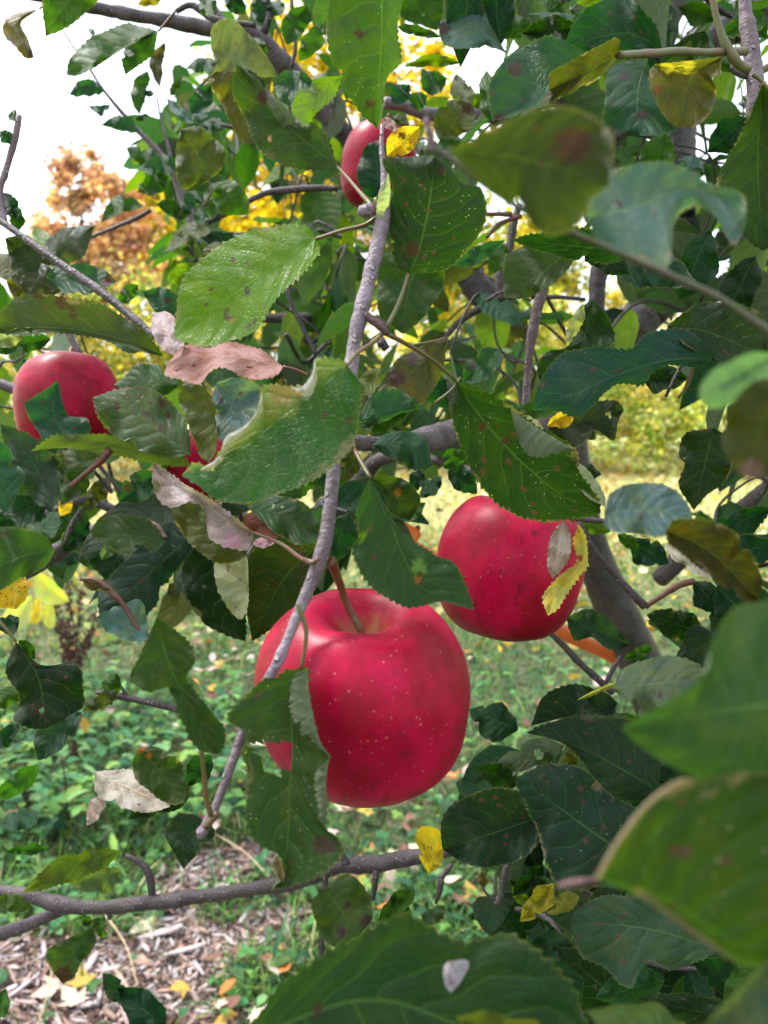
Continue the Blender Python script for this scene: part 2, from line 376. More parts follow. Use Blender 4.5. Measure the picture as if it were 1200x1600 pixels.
    o = obj('leaf', me, tree, Vector(org))
    k = COL[c] if isinstance(c, str) else c
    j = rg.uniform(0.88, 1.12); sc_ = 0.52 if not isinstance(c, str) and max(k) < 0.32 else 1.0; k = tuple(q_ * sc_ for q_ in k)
    o.color = (k[0] * j * rg.uniform(0.92, 1.1), k[1] * j, k[2] * j * rg.uniform(0.85, 1.15), 1)
    o['spots'] = rg.choice((0.0, 0.1, 0.3)) if spots is None else spots
    o['rim'] = rg.choice((0.0, 0.1, 0.4)) if rim is None else rim
    if label: o['label'] = label
    return o
def Q(bx, by, tx, ty, wl, wr, z, c='g', tilt=0.3, bend=0.0, **k):
    """Plain leaf from base to tip with its two apparent half widths."""
    b, t = np.array((bx, by), float), np.array((tx, ty), float); ax = t - b; ln = np.linalg.norm(ax); ax /= ln; nr = np.array((-ax[1], ax[0]))
    ts = np.array((0.0, 0.12, 0.3, 0.5, 0.7, 0.87, 1.0)); prof = (0, 0.55, 0.95, 1.0, 0.8, 0.42, 0)
    Sp = [tuple(b + ax * ln * q + nr * bend * ln * math.sin(math.pi * q)) for q in ts]
    rg = random.Random(int(bx * 31 + by * 17 + tx)); jj = [rg.uniform(0.9, 1.1) for _ in range(14)]
    Lp = [tuple(np.array(s) - nr * wl * p * jj[i] * 1.1) for i, (s, p) in enumerate(zip(Sp, prof)) if 0 < p]
    Rp = [tuple(np.array(s) + nr * wr * p * jj[i + 7] * 1.1) for i, (s, p) in enumerate(zip(Sp, prof)) if 0 < p]
    k.setdefault('irr', 1.2); return H(Sp, Lp, Rp, z, c, tilt + rg.uniform(-.25, .25), cols=k.pop('cols', 4), **k)
def B(path, z, mat='twig', name='branch', sides=10, rough=0.06, parent=None, label=None):
    """Branch through picture points (x, y, radius in px) at distances z (start, end)."""
    P = [tuple(float(q) for q in t.split(',')) for t in path.split()]
    z0, z1 = z if isinstance(z, tuple) else (z, z)
    length = sum(math.dist(P[i][:2], P[i + 1][:2]) for i in range(len(P) - 1)); n = int(max(8, min(90, length / 7)))
    C = catmull([(p[0], p[1], p[2]) for p in P], n)
    zz = np.linspace(z0, z1, n); W = at_np(C[:, :2], zz); rg = random.Random(int(P[0][0] * 13 + P[0][1] + length))
    r = np.maximum(C[:, 2], 0.8) * zz / FPX
    nodes = [rg.uniform(0, n) for _ in range(max(1, n // 9))]
    ph = [rg.uniform(0, 6) for _ in range(3)]
    for i in range(n):
        s_ = i / n * length
        r[i] *= 1 + rough * (math.sin(s_ / 31 + ph[0]) + .6 * math.sin(s_ / 13 + ph[1])) + sum(0.13 * math.exp(-((i - q) / 0.8) ** 2) for q in nodes)
    W[1:-1] += np.array([[rg.gauss(0, 1) for _ in range(3)] for _ in range(n - 2)]) * (r[1:-1, None] * 0.035)
    v, f = tube_arrays(W, r, sides); org = W[0].copy()
    o = obj(name, mesh(name, np.array(v) - org, f, M[mat]), parent or tree, Vector(org))
    if label: o['label'] = label
    return o
# ------------------------------------------------------------------ trunk, limbs and twigs
tb = at(1020, 1100, 1.15)
P = [at(878, 560, 1.02), at(888, 690, 1.02), at(905, 800, 1.03), at(932, 880, 1.05), at(968, 965, 1.08), at(1010, 1060, 1.12), at(1060, 1250, 1.2), TREE_BASE + Vector((0, 0, .25)), TREE_BASE + Vector((0.0, 0.0, -0.05))]
C = catmull(np.array([tuple(p) for p in P]), 70); tr_r = np.interp(np.linspace(0, 1, 70), [0, .12, .25, .4, .55, .8, 1], [.022, .024, .028, .03, .036, .05, .075])
tr_r *= 1 + 0.05 * np.sin(np.linspace(0, 25, 70)) + 0.03 * np.sin(np.linspace(0, 61, 70))
v, f = tube_arrays(C, tr_r, 16); obj('trunk', mesh('trunk', np.array(v) - np.array(TREE_BASE), f, M['trunk_bark']), tree, TREE_BASE)

main_twig = B("597,195,3 596,230,4 600,265,6 602,305,9 598,345,11 586,400,11.5 568,470,12 553,540,10 546,600,9.5 541,650,10 530,690,12 525,705,9.5 518,770,10.5 511,830,11.5 503,862,14 497,885,12 478,930,9 455,985,8 436,1030,8.5 420,1060,8 395,1110,8 372,1165,8 355,1212,7.5 338,1258,6.5 322,1290,8 314,1306,6", (0.335, 0.265), 'twig', sides=14, label='slender lavender grey twig hanging down in front of the large apple')
B("526,690,13 560,692,13 620,695,14 672,686,20 720,678,23 775,672,25 850,668,26", (0.5, 0.75), 'grey_bark', sides=12)
B("480,815,13 520,785,16 560,755,14 590,720,10 640,712,9 690,722,7 760,742,6", (0.72, 0.6), 'dark_bark')
B("-20,-22,8 60,-5,8 130,9,9 200,22,10 270,34,11 325,44,12 390,52,14 425,82,16 455,115,17 505,172,17 540,212,15 575,270,13", (0.75, 0.95), 'grey_bark', sides=12)
B("275,18,4 300,8,6 335,30,5 400,40,4", 0.7, 'dark_bark')
B("300,-20,9 330,10,8 352,40,6", 0.72, 'twig')
B("600,160,9 630,165,9 665,178,9 720,182,12 765,178,14 830,160,14 890,152,13 945,156,11 1000,165,9", (0.75, 0.85), 'twig', sides=12)
B("960,212,9 985,203,9 1010,206,9 1040,216,8", 0.62, 'dark_bark')
B("1260,-40,32 1195,5,29 1140,40,27 1080,92,24 1062,200,25 1058,330,28 1045,440,29 1010,490,30 968,528,30 958,538,24", (0.86, 0.95), 'grey_bark', sides=16, rough=0.03, label='thick pale grey limb ending in a round cut stub')
B("1075,-15,13 1055,20,13 1030,68,12 1000,120,11", 0.8, 'grey_bark')
B("1162,-15,9 1166,30,10 1174,80,13 1180,125,14 1176,160,9 1172,185,6", 0.36, 'twig', sides=12)
B("1178,120,6 1200,105,6 1230,90,6", 0.36, 'petiole')
B("862,405,6 852,440,8 838,490,8 829,540,7 824,590,6 821,640,6", (0.5, 0.52), 'twig', sides=12)
B("940,385,12 934,440,13 931,490,13", 0.85, 'grey_bark')
B("812,320,5 802,350,6 795,390,6 780,430,8 785,470,6", 0.65, 'dark_bark')
B("720,415,20 745,448,22 775,490,22", 0.95, 'dark_bark', sides=12)
B("690,535,4 715,505,5 745,485,6 790,462,7 850,455,7", 0.7, 'dark_bark')
B("690,590,8 705,612,7 712,640,6", 0.6, 'dark_bark')
B("1230,745,22 1195,775,20 1130,826,19 1085,858,16 1050,885,16 1030,905,14", (0.75, 0.85), 'grey_bark', sides=12, rough=0.03)
B("905,815,4 925,855,5 955,892,5 985,925,6 1008,948,7", 0.5, 'dark_bark')
B("855,985,4 880,1008,5 905,1035,5 935,1062,6 958,1082,6", 0.5, 'dark_bark')
B("945,1070,4 955,1050,4 970,1025,3", 0.5, 'dark_bark')
low = B("-30,1388,9 40,1398,10 95,1414,11 150,1418,11 230,1411,11 300,1402,11 360,1394,11 420,1384,11 470,1376,12 510,1358,13 535,1352,13 580,1351,13 630,1342,12 680,1334,10 730,1322,8 790,1310,6", (0.62, 0.55), 'dark_bark', sides=12, label='dark bare branch crossing above the wood chips')
B("-20,1466,10 40,1446,10 80,1428,10 104,1414,10", 0.62, 'dark_bark')
B("238,1404,5 234,1370,6 222,1350,5 196,1336,3", 0.6, 'dark_bark')
B("170,1424,5 172,1436,3", 0.6, 'dark_bark'); B("540,1350,7 535,1335,4 533,1322,1.5", 0.56, 'dark_bark')
B("588,1360,5 586,1380,5 583,1406,3", 0.56, 'dark_bark'); B("508,1362,5 507,1400,5 503,1450,5 502,1515,5", 0.57, 'dark_bark')
B("706,1350,3 690,1372,5 687,1392,5 681,1412,2", 0.54, 'dark_bark'); B("800,1325,4 790,1360,5 780,1405,6 772,1412,5", 0.52, 'dark_bark'); B("775,1408,3 760,1396,2 750,1380,1.5", 0.52, 'dark_bark')
B("10,905,14 45,890,14 105,852,13 160,826,12 230,792,10 300,768,9 380,760,7", (0.66, 0.62), 'dark_bark', sides=12)
B("-20,800,9 40,805,8 80,800,7 130,782,7 190,800,6", 0.7, 'dark_bark')
B("128,795,4 112,820,4 102,850,4", 0.6, 'dark_bark')
B("110,760,4 140,735,4 160,718,5 172,702,6", 0.46, 'petiole_red'); B("175,770,3 155,745,3 142,732,3", 0.5, 'dark_bark')
B("-10,340,5 15,355,5.5 60,388,6 105,420,6.5 150,450,7 190,482,7 235,520,6.5 270,545,5", (0.5, 0.46), 'dark_bark')
B("30,180,4 24,215,5 8,270,5 0,300,5 6,350,6", 0.52, 'twig'); B("32,395,4 45,440,4 62,470,4", 0.6, 'twig')
B("-20,592,8 10,603,9 40,613,9 90,620,7", 0.72, 'grey_bark'); B("100,505,5 112,530,5 124,552,5", 0.66, 'twig')
B("96,45,1.2 118,78,1.6 140,108,2 165,145,2.5 210,198,4 245,235,5 262,258,7 275,275,9 285,305,8 300,345,7 312,380,6", (0.85, 0.9), 'twig')
B("245,150,1.5 252,190,2 262,225,2.5 270,258,3", 0.9, 'twig')
B("138,372,3 180,355,3 215,340,3.5 236,328,3", 0.85, 'dark_bark')
B("318,348,5 350,335,5 380,318,5 415,302,5 450,297,5 490,294,5 528,295,4", 0.75, 'dark_bark')
B("345,195,3 380,200,3 425,190,3", 0.75, 'dark_bark')
B("455,-10,3 457,30,3 462,70,3.5 456,105,3", 0.7, 'dark_bark'); B("418,-10,5 420,25,5 413,50,6", 0.7, 'dark_bark')
B("400,497,8 440,497,8 485,496,7", 0.9, 'dark_bark'); B("447,448,3 462,490,4 495,555,4", 0.7, 'dark_bark')
# the blurred twig close to the lens
B("660,232,3 690,238,4 722,262,4 780,305,4 850,345,4.5 950,388,5 1050,432,5.5 1130,470,6 1215,528,7", (0.165, 0.15), 'green_stalk', label='blurred twig slanting close to the viewer')
B("666,185,4 672,212,6 678,238,5", 0.165, 'spur')
# spurs and leaf stalks
B("570,490,6 580,499,7 596,510,7 605,522,5", 0.315, 'spur', sides=10); B("598,540,7 594,530,6 604,545,5", 0.33, 'dark_bark', rough=.2)
B("583,325,10 572,330,10 560,328,6", 0.325, 'twig'); B("597,335,5 590,325,6 588,310,4", 0.33, 'petiole_red')
B("530,690,8 545,684,9 556,682,6", 0.31, 'dark_bark')
B("500,872,4 484,880,3.5 470,873,2.5", 0.285, 'petiole_red')
B("125,905,3 150,906,4 168,918,5 178,930,6 188,938,4 205,965,3.5 228,1002,3", 0.42, 'petiole_red')
B("318,1296,9 314,1304,8 309,1308,3", 0.262, 'twig', rough=.02, label='plump grey terminal bud')
B("340,1270,5 330,1282,6 322,1292,5", 0.264, 'petiole_red')
B("150,1082,3 180,1086,5 205,1092,5 235,1098,5 280,1110,5 330,1128,4", 0.5, 'dark_bark'); B("200,1090,4 193,1080,2.5 190,1072,1.5", 0.5, 'dark_bark'); B("175,1098,3 160,1100,3 140,1110,3", 0.5, 'dark_bark')
B("300,1105,2.5 312,1150,3 318,1200,3.5 322,1245,4 330,1275,4", (0.25, 0.262), 'petiole')
B("1112,-10,5 1120,30,5 1132,65,6 1150,95,7 1172,112,7", 0.34, 'petiole')
B("965,86,5 1010,84,6 1060,80,6 1110,82,6 1165,80,6", (0.3, 0.35), 'petiole')
B("1190,130,6 1205,150,6 1240,170,6", 0.34, 'petiole'); B("1140,105,5 1155,115,5 1176,120,6", 0.36, 'dark_bark')
B("1080,545,4 1062,575,3 1040,620,2.5", 0.42, 'dark_bark'); B("1085,565,3 1078,590,3 1072,605,2.5 1060,622,2", 0.42, 'petiole')
B("855,795,4 905,810,5 950,815,4", 0.42, 'dark_bark')
B("1008,948,5 1020,940,4 1060,915,5 1085,908,5", 0.5, 'petiole_red')
B("830,470,2 790,455,2.5 760,470,3", 0.6, 'dark_bark'); B("705,340,3 745,335,3 800,335,4", 0.62, 'petiole_red'); B("760,372,2.5 780,350,3 815,338,4", 0.62, 'petiole_red')
B("830,465,3 870,464,3 915,468,3", 0.7, 'dark_bark'); B("815,640,3 805,600,2 760,560,2", 0.6, 'dark_bark')
B("680,630,3 705,610,2.5 720,590,2.5", 0.5, 'petiole'); B("640,540,2 670,535,2 700,528,2", 0.5, 'petiole')
# ------------------------------------------------------------------ leaves, placed one by one
# top left
H("61,14 38,24 22,42 38,66 53,90", "40,17 12,27 5,50 22,72 40,91", "50,22 33,36 42,58 50,78", .6, (.16,.16,.08), bl=[(50,84,10,'u')], pet="61,14 70,8 80,4")
H("150,-40 125,-18 97,15 71,57", "80,-30 66,0 70,40", "165,-18 132,22 97,46", .5, 'g', dl=-12, dr=4, bl=[(72,52,6)])
H("247,49 215,60 165,88 105,118", "225,42 195,37 150,55 114,85 105,106", "237,56 200,72 150,104 122,118", .6, 'g', .2, pet="247,49 262,32 275,16", petm='petiole_red')
H("247,49 222,74 196,117", "215,60 194,78 191,98", "244,65 238,86 220,100", .61, 'g', -.2, pet="247,49 260,36 272,20", petm='petiole_red')
H("277,350 300,300", "270,330", "300,330", .8, 'g')
Q(162,142,108,148,16,10,.85,'b',.5,.22); Q(173,164,138,166,10,4,.85,'b',.5,-.1); Q(231,110,218,180,10,13,.8,'g',-.1,.1,holes=[(210,139,3)])
Q(257,66,250,137,11,9,.8,(.10,.10,.06),0,.15,holes=[(233,115,3)]); Q(218,206,158,195,9,14,.85,'b',.4,.1); Q(250,245,197,230,14,12,.85,'g',.4,-.12)
Q(338,98,292,106,10,11,.75,'b',.3); Q(303,192,260,152,7,9,.75,'B',.2,-.08); Q(266,150,284,119,6,7,.8,'g',.2); Q(300,178,330,130,15,14,.7,'b',.3)
Q(243,245,222,262,10,11,.85,'g'); Q(285,262,216,265,16,13,.8,'b',.2,.1); Q(232,152,236,140,8,6,.8,'d'); Q(320,200,308,160,9,9,.75,'B'); Q(212,188,232,178,4,5,.85,'k')
Q(148,55,138,44,4,5,.8,'g'); Q(318,205,345,185,10,12,.7,'b')
H("327,282 308,240 282,202", "300,296 279,288 274,240", "350,258 346,228 312,198", .5, (.075,.125,.03), .1, bl=[(328,250,4),(287,256,4)], pet="327,282 330,300 318,322")
Q(338,285,388,335,22,26,.55,'g',.1,bl=[(352,295,4)]); Q(335,285,330,345,10,12,.6,'g'); Q(225,322,158,348,11,14,.75,'g',.5,.2,bl=[(157,343,6)]); Q(248,300,228,325,10,12,.8,(.34,.27,.03),.3,spots=.9,label='small yellow leaf with a dark spot')
Q(262,275,215,300,16,14,.8,'g',.3); Q(290,330,245,318,12,12,.8,'g',.4); Q(315,300,285,330,10,14,.8,'b',.3)
H("330,76 370,92 430,120", "332,40 365,30 395,60 428,106", "338,98 335,112 370,112 405,120", .45, (.15,.19,.10), .2, under=True, dl=-14, dr=8, label='pale mottled leaf turned underside out', spots=.4)
H("340,94 372,97 380,150 400,225", "338,110 326,124 340,150 355,180 375,220", "400,120 404,160 408,205", .47, 'o', .1)
H("527,260 470,214 410,160 370,100", "505,266 440,257 405,233 380,182 364,140", "512,216 490,196 472,197 446,190 432,160 402,118", .42, (.04,.095,.02), -.15, dl=-4, dr=3,
  F=[("373,95 395,112 430,152 477,198", "385,112 413,126 416,160 432,186 447,202 477,198")], bl=[(412,152,13),(420,217,6,(.4,.2,.14)),(371,162,5)], pet="527,260 545,280 562,300 580,320", zp=.33, spots=.2, rim=.3)
# top middle
H("597,-60 598,-10 597,60 592,130 590,202", "510,-60 513,0 514,60 521,100 535,110 541,140 560,172 584,196", "630,-60 628,0 620,48 628,94 606,120 600,150 597,182", .37, (.06,.16,.018), -.25, dl=3, dr=12, bl=[(567,52,11),(575,163,8),(535,88,4)], spots=.1, und=.6, label='broad bright green leaf hanging tip down over the top apple')
H("792,84 745,46 684,38", "768,40 756,-10 738,-14 733,15 716,28 700,28", "770,75 730,75 695,72", .5, 'B', .55, bl=[(728,18,7,'u'),(694,45,12,'u')], label='pale bluish leaf lit against the white sky')
H("640,-30 655,15 683,48", "665,-30 690,-5 692,20", "615,0 630,28 660,40", .52, 'g', -.2, holes=[(662,22,3)])
H("783,70 776,20 778,-30", "758,20 755,-20", "800,40 803,0", .5, 'd', -.2)
Q(660,140,698,122,24,16,.62,'b',.4); Q(612,160,640,132,14,16,.62,'b',.3); Q(735,170,712,115,17,13,.6,(.2,.27,.2),.5,holes=[(731,128,6)]); Q(738,168,760,146,12,9,.62,'y',-.2)
Q(640,165,668,150,14,12,.65,'g'); Q(720,98,630,104,10,7,.58,'y',-.2,.09)
H("693,215 715,186 738,163", "678,194 688,163 714,156", "715,213 736,200 742,180", .52, (.075,.13,.02), -.2, spots=.5, bl=[(730,170,12),(722,182,4)])
Q(690,240,712,196,13,17,.55,'g',-.1); H("656,198 636,216 604,244", "626,198 606,214", "655,215 640,238 612,248", .46, 'Y', -.2, spots=.9, rim=.9, bl=[(628,212,7),(640,232,6,'o')], label='yellow and brown withered leaf beside the top apple')
Q(600,183,622,205,6,9,.45,'p',0,label='curled dry buff leaf scrap'); Q(612,183,640,196,9,7,.5,'o')
H("490,127 460,125 426,134", "472,112 442,112", "486,142 465,166 440,160", .55, 'b', .4)
H("536,118 500,145 460,196", "500,122 470,140 456,165", "522,150 492,180 476,198", .48, 'y', -.3, under=True, serr=1.6)
Q(508,38,468,96,14,16,.6,'g',.2); Q(480,8,448,70,22,16,.65,'g',0,.1); Q(400,-10,420,45,14,14,.7,'d',0); Q(445,5,410,30,10,14,.7,'b',.3); Q(340,20,310,5,12,12,.65,'g')
Q(620,42,690,58,9,7,.55,'g',-.2); Q(412,60,385,95,15,14,.75,'g',.2); Q(352,-8,385,22,12,14,.65,'d',.2); Q(260,-15,215,8,12,10,.75,(.3,.26,.04),.2)
H("603,302 590,268 584,222", "574,306 557,272 562,250 573,226", "605,262 606,235 594,220", .48, 'd', .15)
H("638,428 655,390 672,312 680,243", "620,418 611,375 604,340 611,290 598,252 632,246", "668,425 702,418 742,380 756,340 752,296 722,286 704,262", .322, (.025,.07,.012), -.35, dl=5, dr=4,
  F=[("607,270 610,300 603,352", "600,285 590,312 587,342 603,352", (.3,.36,.27))], holes=[(612,378,3)], bl=[(643,392,14),(640,300,16,(.012,.03,.008)),(690,268,7)], pet="638,428 630,455 618,485 604,512", zp=.315, spots=.3, und=.7, label='large dark green leaf right of the main twig')
Q(600,288,596,345,7,8,.345,'G',.2,under=True); Q(560,350,598,362,4,4,.4,'B')
H("700,234 780,242 870,262 950,292", "730,222 768,200 850,170 918,176 955,205 958,250", "740,276 800,326 858,364 905,352 925,312", .14, (.06,.085,.02), .1, dl=-4, dr=6, bl=[(892,225,34,(.05,.02,.02)),(840,300,30,(.03,.045,.012))], spots=.2, und=.8, label='blurred olive leaf with a purple brown blotch close to the viewer')
H("918,340 985,325 1050,302 1110,300 1165,345", "922,302 948,272 1000,253 1060,258 1112,288 1160,305", "935,375 1000,412 1043,412 1055,345 1085,322 1118,338 1148,388", .18, 'B', .7, bl=[(965,314,7,'u'),(1021,328,7,'u')], spots=.1, und=1.3, label='blurred blue green leaf with an eaten edge close to the viewer')
# top right
H("1036,82 980,52 882,72", "1022,35 975,-4 925,5 897,35", "1005,90 950,90 905,84", .42, 'd', .35, dl=-9); Q(902,42,815,52,20,20,.45,'k',-.2,serr=1.5); Q(900,25,825,22,8,4,.46,'B',.6)
H("935,92 862,130 768,188", "892,70 850,55 800,86 768,125", "905,126 862,160 800,182", .36, 'b', .3, bl=[(805,108,14),(780,185,10)]); Q(768,190,760,110,16,14,.4,'g')
H("969,84 920,110 858,140", "966,60 940,70 900,92 862,112", "932,125 880,150 845,166", .3, (.075,.09,.015), .1, spots=.8, rim=.5, dl=-8)
H("1008,95 995,150 1000,212", "960,102 944,150 943,196 968,205", "1036,130 1052,170 1064,196 1042,209", .43, 'b', .3, bl=[(1003,179,11,'u'),(975,120,9,'u')], spots=.2)
H("1128,88 1082,120 1058,200", "1090,94 1050,97 1020,103 1018,142 1038,182", "1122,140 1102,186 1080,198", .36, (.10,.125,.018), .1, rim=.6, bl=[(1028,140,9,(.16,.06,.02)),(1045,102,14,'Y'),(1075,101,14,'Y')], spots=.6, label='yellowing curled leaf under the green leaf stalk')
H("1192,130 1184,250 1192,392", "1166,190 1122,283 1132,322 1164,372", "1216,160 1240,260 1216,372", .34, (.022,.075,.016), -.1, pet="1192,130 1185,122 1176,116", und=.6); Q(1168,184,1106,238,24,22,.45,'d',.2)
Q(1100,265,1058,250,9,12,.5,'B',.6,label='pale blue leaf tip'); Q(1160,100,1085,95,14,18,.45,'g'); Q(1195,20,1130,55,20,18,.5,'g',0); Q(1120,30,1060,10,18,14,.6,'g',0); Q(1205,185,1160,150,12,14,.5,'y',-.2)
Q(1000,-10,900,5,14,18,.5,'y',-.2); Q(850,-15,880,35,14,12,.55,'g'); Q(1050,215,1000,252,22,18,.55,'g',0); Q(955,250,1005,230,12,12,.6,'g'); Q(830,30,780,60,14,16,.5,'g',0); Q(1150,0,1200,60,22,22,.6,'g',0); Q(1010,5,1050,70,18,18,.62,'d',0)
# left
H("256,557 200,534 130,517 60,512 -25,516", "235,528 212,508 165,478 125,467 60,459 10,478", "225,550 150,528 90,520 30,524", .45, (.075,.12,.03), .1, dl=-6, bl=[(95,470,14),(115,490,8),(60,462,8)], spots=.2, rim=.4)
Q(236,545,132,492,20,16,.47,'B',.7,bl=[(190,497,5)]); Q(-20,540,48,512,10,14,.46,'G',.3); Q(80,530,-20,545,14,16,.5,'g',.2)
H("492,374 430,414 350,470 273,528", "478,352 440,350 400,357 384,364 334,391 290,430 279,462 274,500", "500,392 470,430 430,470 398,515 360,532 318,541 292,534", .33, (.13,.31,.006), .1, dl=3, dr=-8, bl=[(355,492,9),(364,500,6,(.4,.25,.08)),(334,434,5,'o'),(395,432,4,'Y'),(383,455,8,'u')], pet="492,374 535,360 570,352 590,338", spots=.25, und=.7, label='bright yellow green leaf left of the main twig')
H("442,573 385,560 335,556 295,566 256,585", "405,545 350,533 326,544 300,538 280,548 262,570", "432,586 390,592 350,574 330,580 312,600 280,592 262,588", .36, 'p', .3, dl=-20, dr=14, und=3.2, spots=.15, rim=.3, pet="442,573 462,578 482,587", petm='petiole_red', label='twisted dry pinkish leaf')
H("276,556 262,522 240,490", "256,548 240,525 236,500", "288,535 276,500 260,487", .355, (.58,.5,.55), .5, und=2.0, spots=.05, rim=.1, label='curled pale pink tip of the dry leaf')
H("112,692 85,648 91,594", "75,692 57,672 40,642 37,629 60,616 80,602", "138,684 136,654 108,650 97,622", .5, 'b', .35, dl=-8, dr=4, und=1.6)
H("298,712 240,668 188,636 144,622", "296,680 282,648 254,618 215,604 184,608 160,616", "268,714 215,702 195,690 160,664", .45, (.065,.135,.05), .45, spots=.9, rim=.4, bl=[(256,630,9,'u'),(228,648,7,'u'),(250,668,7,'u'),(183,634,7,'u'),(262,650,6)])
H("300,728 220,704 140,690 48,705", "262,690 200,682 150,678 85,682", "250,726 160,707 95,700", .46, (.10,.15,.035), -.1, dl=-5)
Q(280,600,178,602,18,28,.5,'g',.4,spots=.7)
H("304,594 322,630 334,664 326,724", "283,602 279,626 292,656 306,690 312,712", "332,622 338,660 338,702", .42, (.075,.13,.03), .2, spots=.6, pet="304,594 296,585 290,575")
H("338,598 362,640 352,698", "332,625 334,670", "372,590 407,606 402,642 378,672", .45, 'B', .3, spots=.9, bl=[(345,626,6,'u'),(375,617,4,'u'),(336,672,9,'u')]); Q(410,600,375,690,14,14,.47,'b',.2)
H("542,571 490,612 430,658 370,705 284,743", "528,560 494,558 488,582 470,604 410,604 405,642 384,670 346,702 328,728 304,723", "562,600 562,645 550,692 520,722 480,756 420,780 380,786 340,782 308,757", (.272,.285), (.045,.185,.018), .15, dl=2, dr=-6,
  F=[("409,610 402,640 384,664 352,684 344,712 313,733", "411,641 398,659 377,682 357,696 348,718 330,736 313,735", (.5,.45,.46)), ("492,560 487,585 470,606 454,604", "496,590 489,614 476,622 454,604", (.55,.5,.6))],
  bl=[(440,612,26,(.16,.12,.012)),(470,612,10,(.2,.07,.012)),(420,640,22,(.12,.15,.012)),(450,640,20,(.10,.14,.012))], pet="542,571 558,552 582,536 596,524", zp=.315, spots=.15, rim=.35, und=.7, tl=(3.0,1.65,.5), tr=(.6,.78,1.4), label='large green leaf with a yellow browned upper half and curled white margin')
H("395,832 350,808 310,776 262,752 240,722", "372,812 330,780 290,757 252,730", "392,860 350,852 326,836 320,796 296,784 268,794 246,780 238,750", .36, 'v', .3, under=False, spots=.4, rim=.6, und=1.4, bl=[(362,845,16,(.33,.17,.25)),(285,770,18,(.5,.42,.46)),(242,758,12,'o')], pet="395,832 440,850 470,872 492,879", zp=.285, petm='petiole_red', label='folded leaf with a purple pink underside')
H("388,868 330,832 264,788", "345,800 300,785 274,784", "352,882 312,862 280,826", .375, 'o', .1, rim=.5)
H("386,792 440,804 498,836", "420,775 470,784 496,812", "420,824 442,840 470,851 490,848", .42, (.05,.13,.05), .4, spots=.5, holes=[(427,791,3),(441,793,3)]); Q(500,745,405,772,20,16,.45,'g',.35,serr=1.5); Q(470,760,540,720,18,18,.5,'d',.2)
Q(380,805,435,840,14,14,.44,'r',.2,label='small reddish brown leaf'); Q(395,850,432,845,9,7,.4,'p',.3,label='pinkish leaf tip')
H("86,860 40,868 -20,892", "70,838 35,827 -10,830", "70,884 30,905 -10,925", .42, (.055,.135,.035), .45, dl=-9, dr=7)
H("259,846 200,836 143,838", "240,818 215,807 180,803 152,815", "240,862 215,848 200,868 170,852", .45, (.06,.13,.05), .4, rim=.3)
H("296,838 235,895 155,962", "270,816 235,834 192,880 156,925", "304,856 270,895 240,948 215,968 180,962", .46, (.018,.07,.045), .2, bl=[(203,920,6),(222,908,5)], spots=.1)
H("330,848 342,920 384,1002", "292,858 284,910 312,966 352,992", "372,890 384,950", .5, 'k', -.1, holes=[(321,916,3),(317,949,2)]); H("382,862 384,920 379,968", "346,865 335,892 345,932 366,962", "387,882 388,940", .47, (.27,.33,.22), .2, under=True, serr=1.5, spots=.5, label='narrow pale leaf showing its felted underside')
H("502,848 440,910 394,1002", "450,828 392,868 384,932", "502,902 455,962 410,992", .5, (.035,.075,.015), 0, spots=.8); Q(545,800,515,885,22,18,.48,'d',0); Q(470,845,440,905,30,26,.52,'o',0)
Q(82,800,0,662,26,30,.5,(.045,.115,.06),.35,.08); Q(10,800,-30,665,30,34,.48,'b',.3); Q(152,712,60,745,24,26,.5,(.06,.13,.07),.4,bl=[(108,722,5,'u'),(108,740,6,'u')]); Q(60,775,100,700,24,20,.53,'b',.3)
Q(150,718,95,790,16,20,.49,'g',-.1); Q(246,738,186,785,20,20,.48,'b',.3,bl=[(200,762,8,'u')]); Q(75,780,-10,820,22,20,.5,'d',.3); Q(170,745,130,800,14,12,.52,'o',0); Q(50,710,120,672,14,14,.55,'g',.4); Q(280,700,250,740,14,12,.5,'g')
Q(110,778,94,806,10,10,.55,'Y',.2,label='small bright yellow leaf low on the left branch'); H("0,885 15,915 25,952", "-12,910 -10,945", "38,898 42,930 30,948", .47, (.36,.3,.02), .1, spots=1.0, label='yellow leaf with dark specks at the left edge')
Q(98,860,140,815,16,16,.62,'d',.3); Q(140,850,190,905,26,22,.6,'d',.2); Q(40,850,100,800,18,16,.62,'b',.4); Q(0,985,30,965,14,14,.5,'d',.2); Q(180,850,158,875,8,10,.47,'B',.4)
Q(75,880,135,870,10,8,.7,'d',.3); Q(218,810,262,840,8,8,.46,'p',.3,label='pink dead leaf scrap behind the left cluster')
# leaves in the sky edge on the left
Q(58,425,8,372,22,24,.55,(.06,.10,.05),.1,.1); Q(60,410,148,352,20,26,.58,(.08,.12,.07),.1); Q(95,420,52,352,18,14,.6,'G',.1); Q(30,360,20,318,10,12,.55,'g'); Q(25,340,0,300,16,14,.55,'d'); Q(28,182,12,180,8,8,.52,'g'); Q(0,205,22,225,9,9,.52,'b')
Q(72,432,182,440,24,22,.55,'b',.45,bl=[(168,440,11,(.1,.04,.05))]); Q(95,455,10,415,26,24,.56,(.10,.13,.07),.2); Q(10,440,80,470,22,18,.58,'o',.2); Q(40,455,100,500,12,16,.6,'G',.3); Q(282,490,222,455,14,20,.55,'b',.4,bl=[(262,470,7)]); Q(215,445,185,475,10,12,.6,'g')
Q(30,430,-20,400,18,18,.55,'o',.2); Q(340,320,300,348,14,12,.75,'b'); Q(310,420,262,438,18,14,.65,'y',.1,spots=.9); Q(350,380,315,425,20,18,.6,'o',.1); Q(330,360,262,392,12,14,.7,(.08,.14,.06),.4,.15)
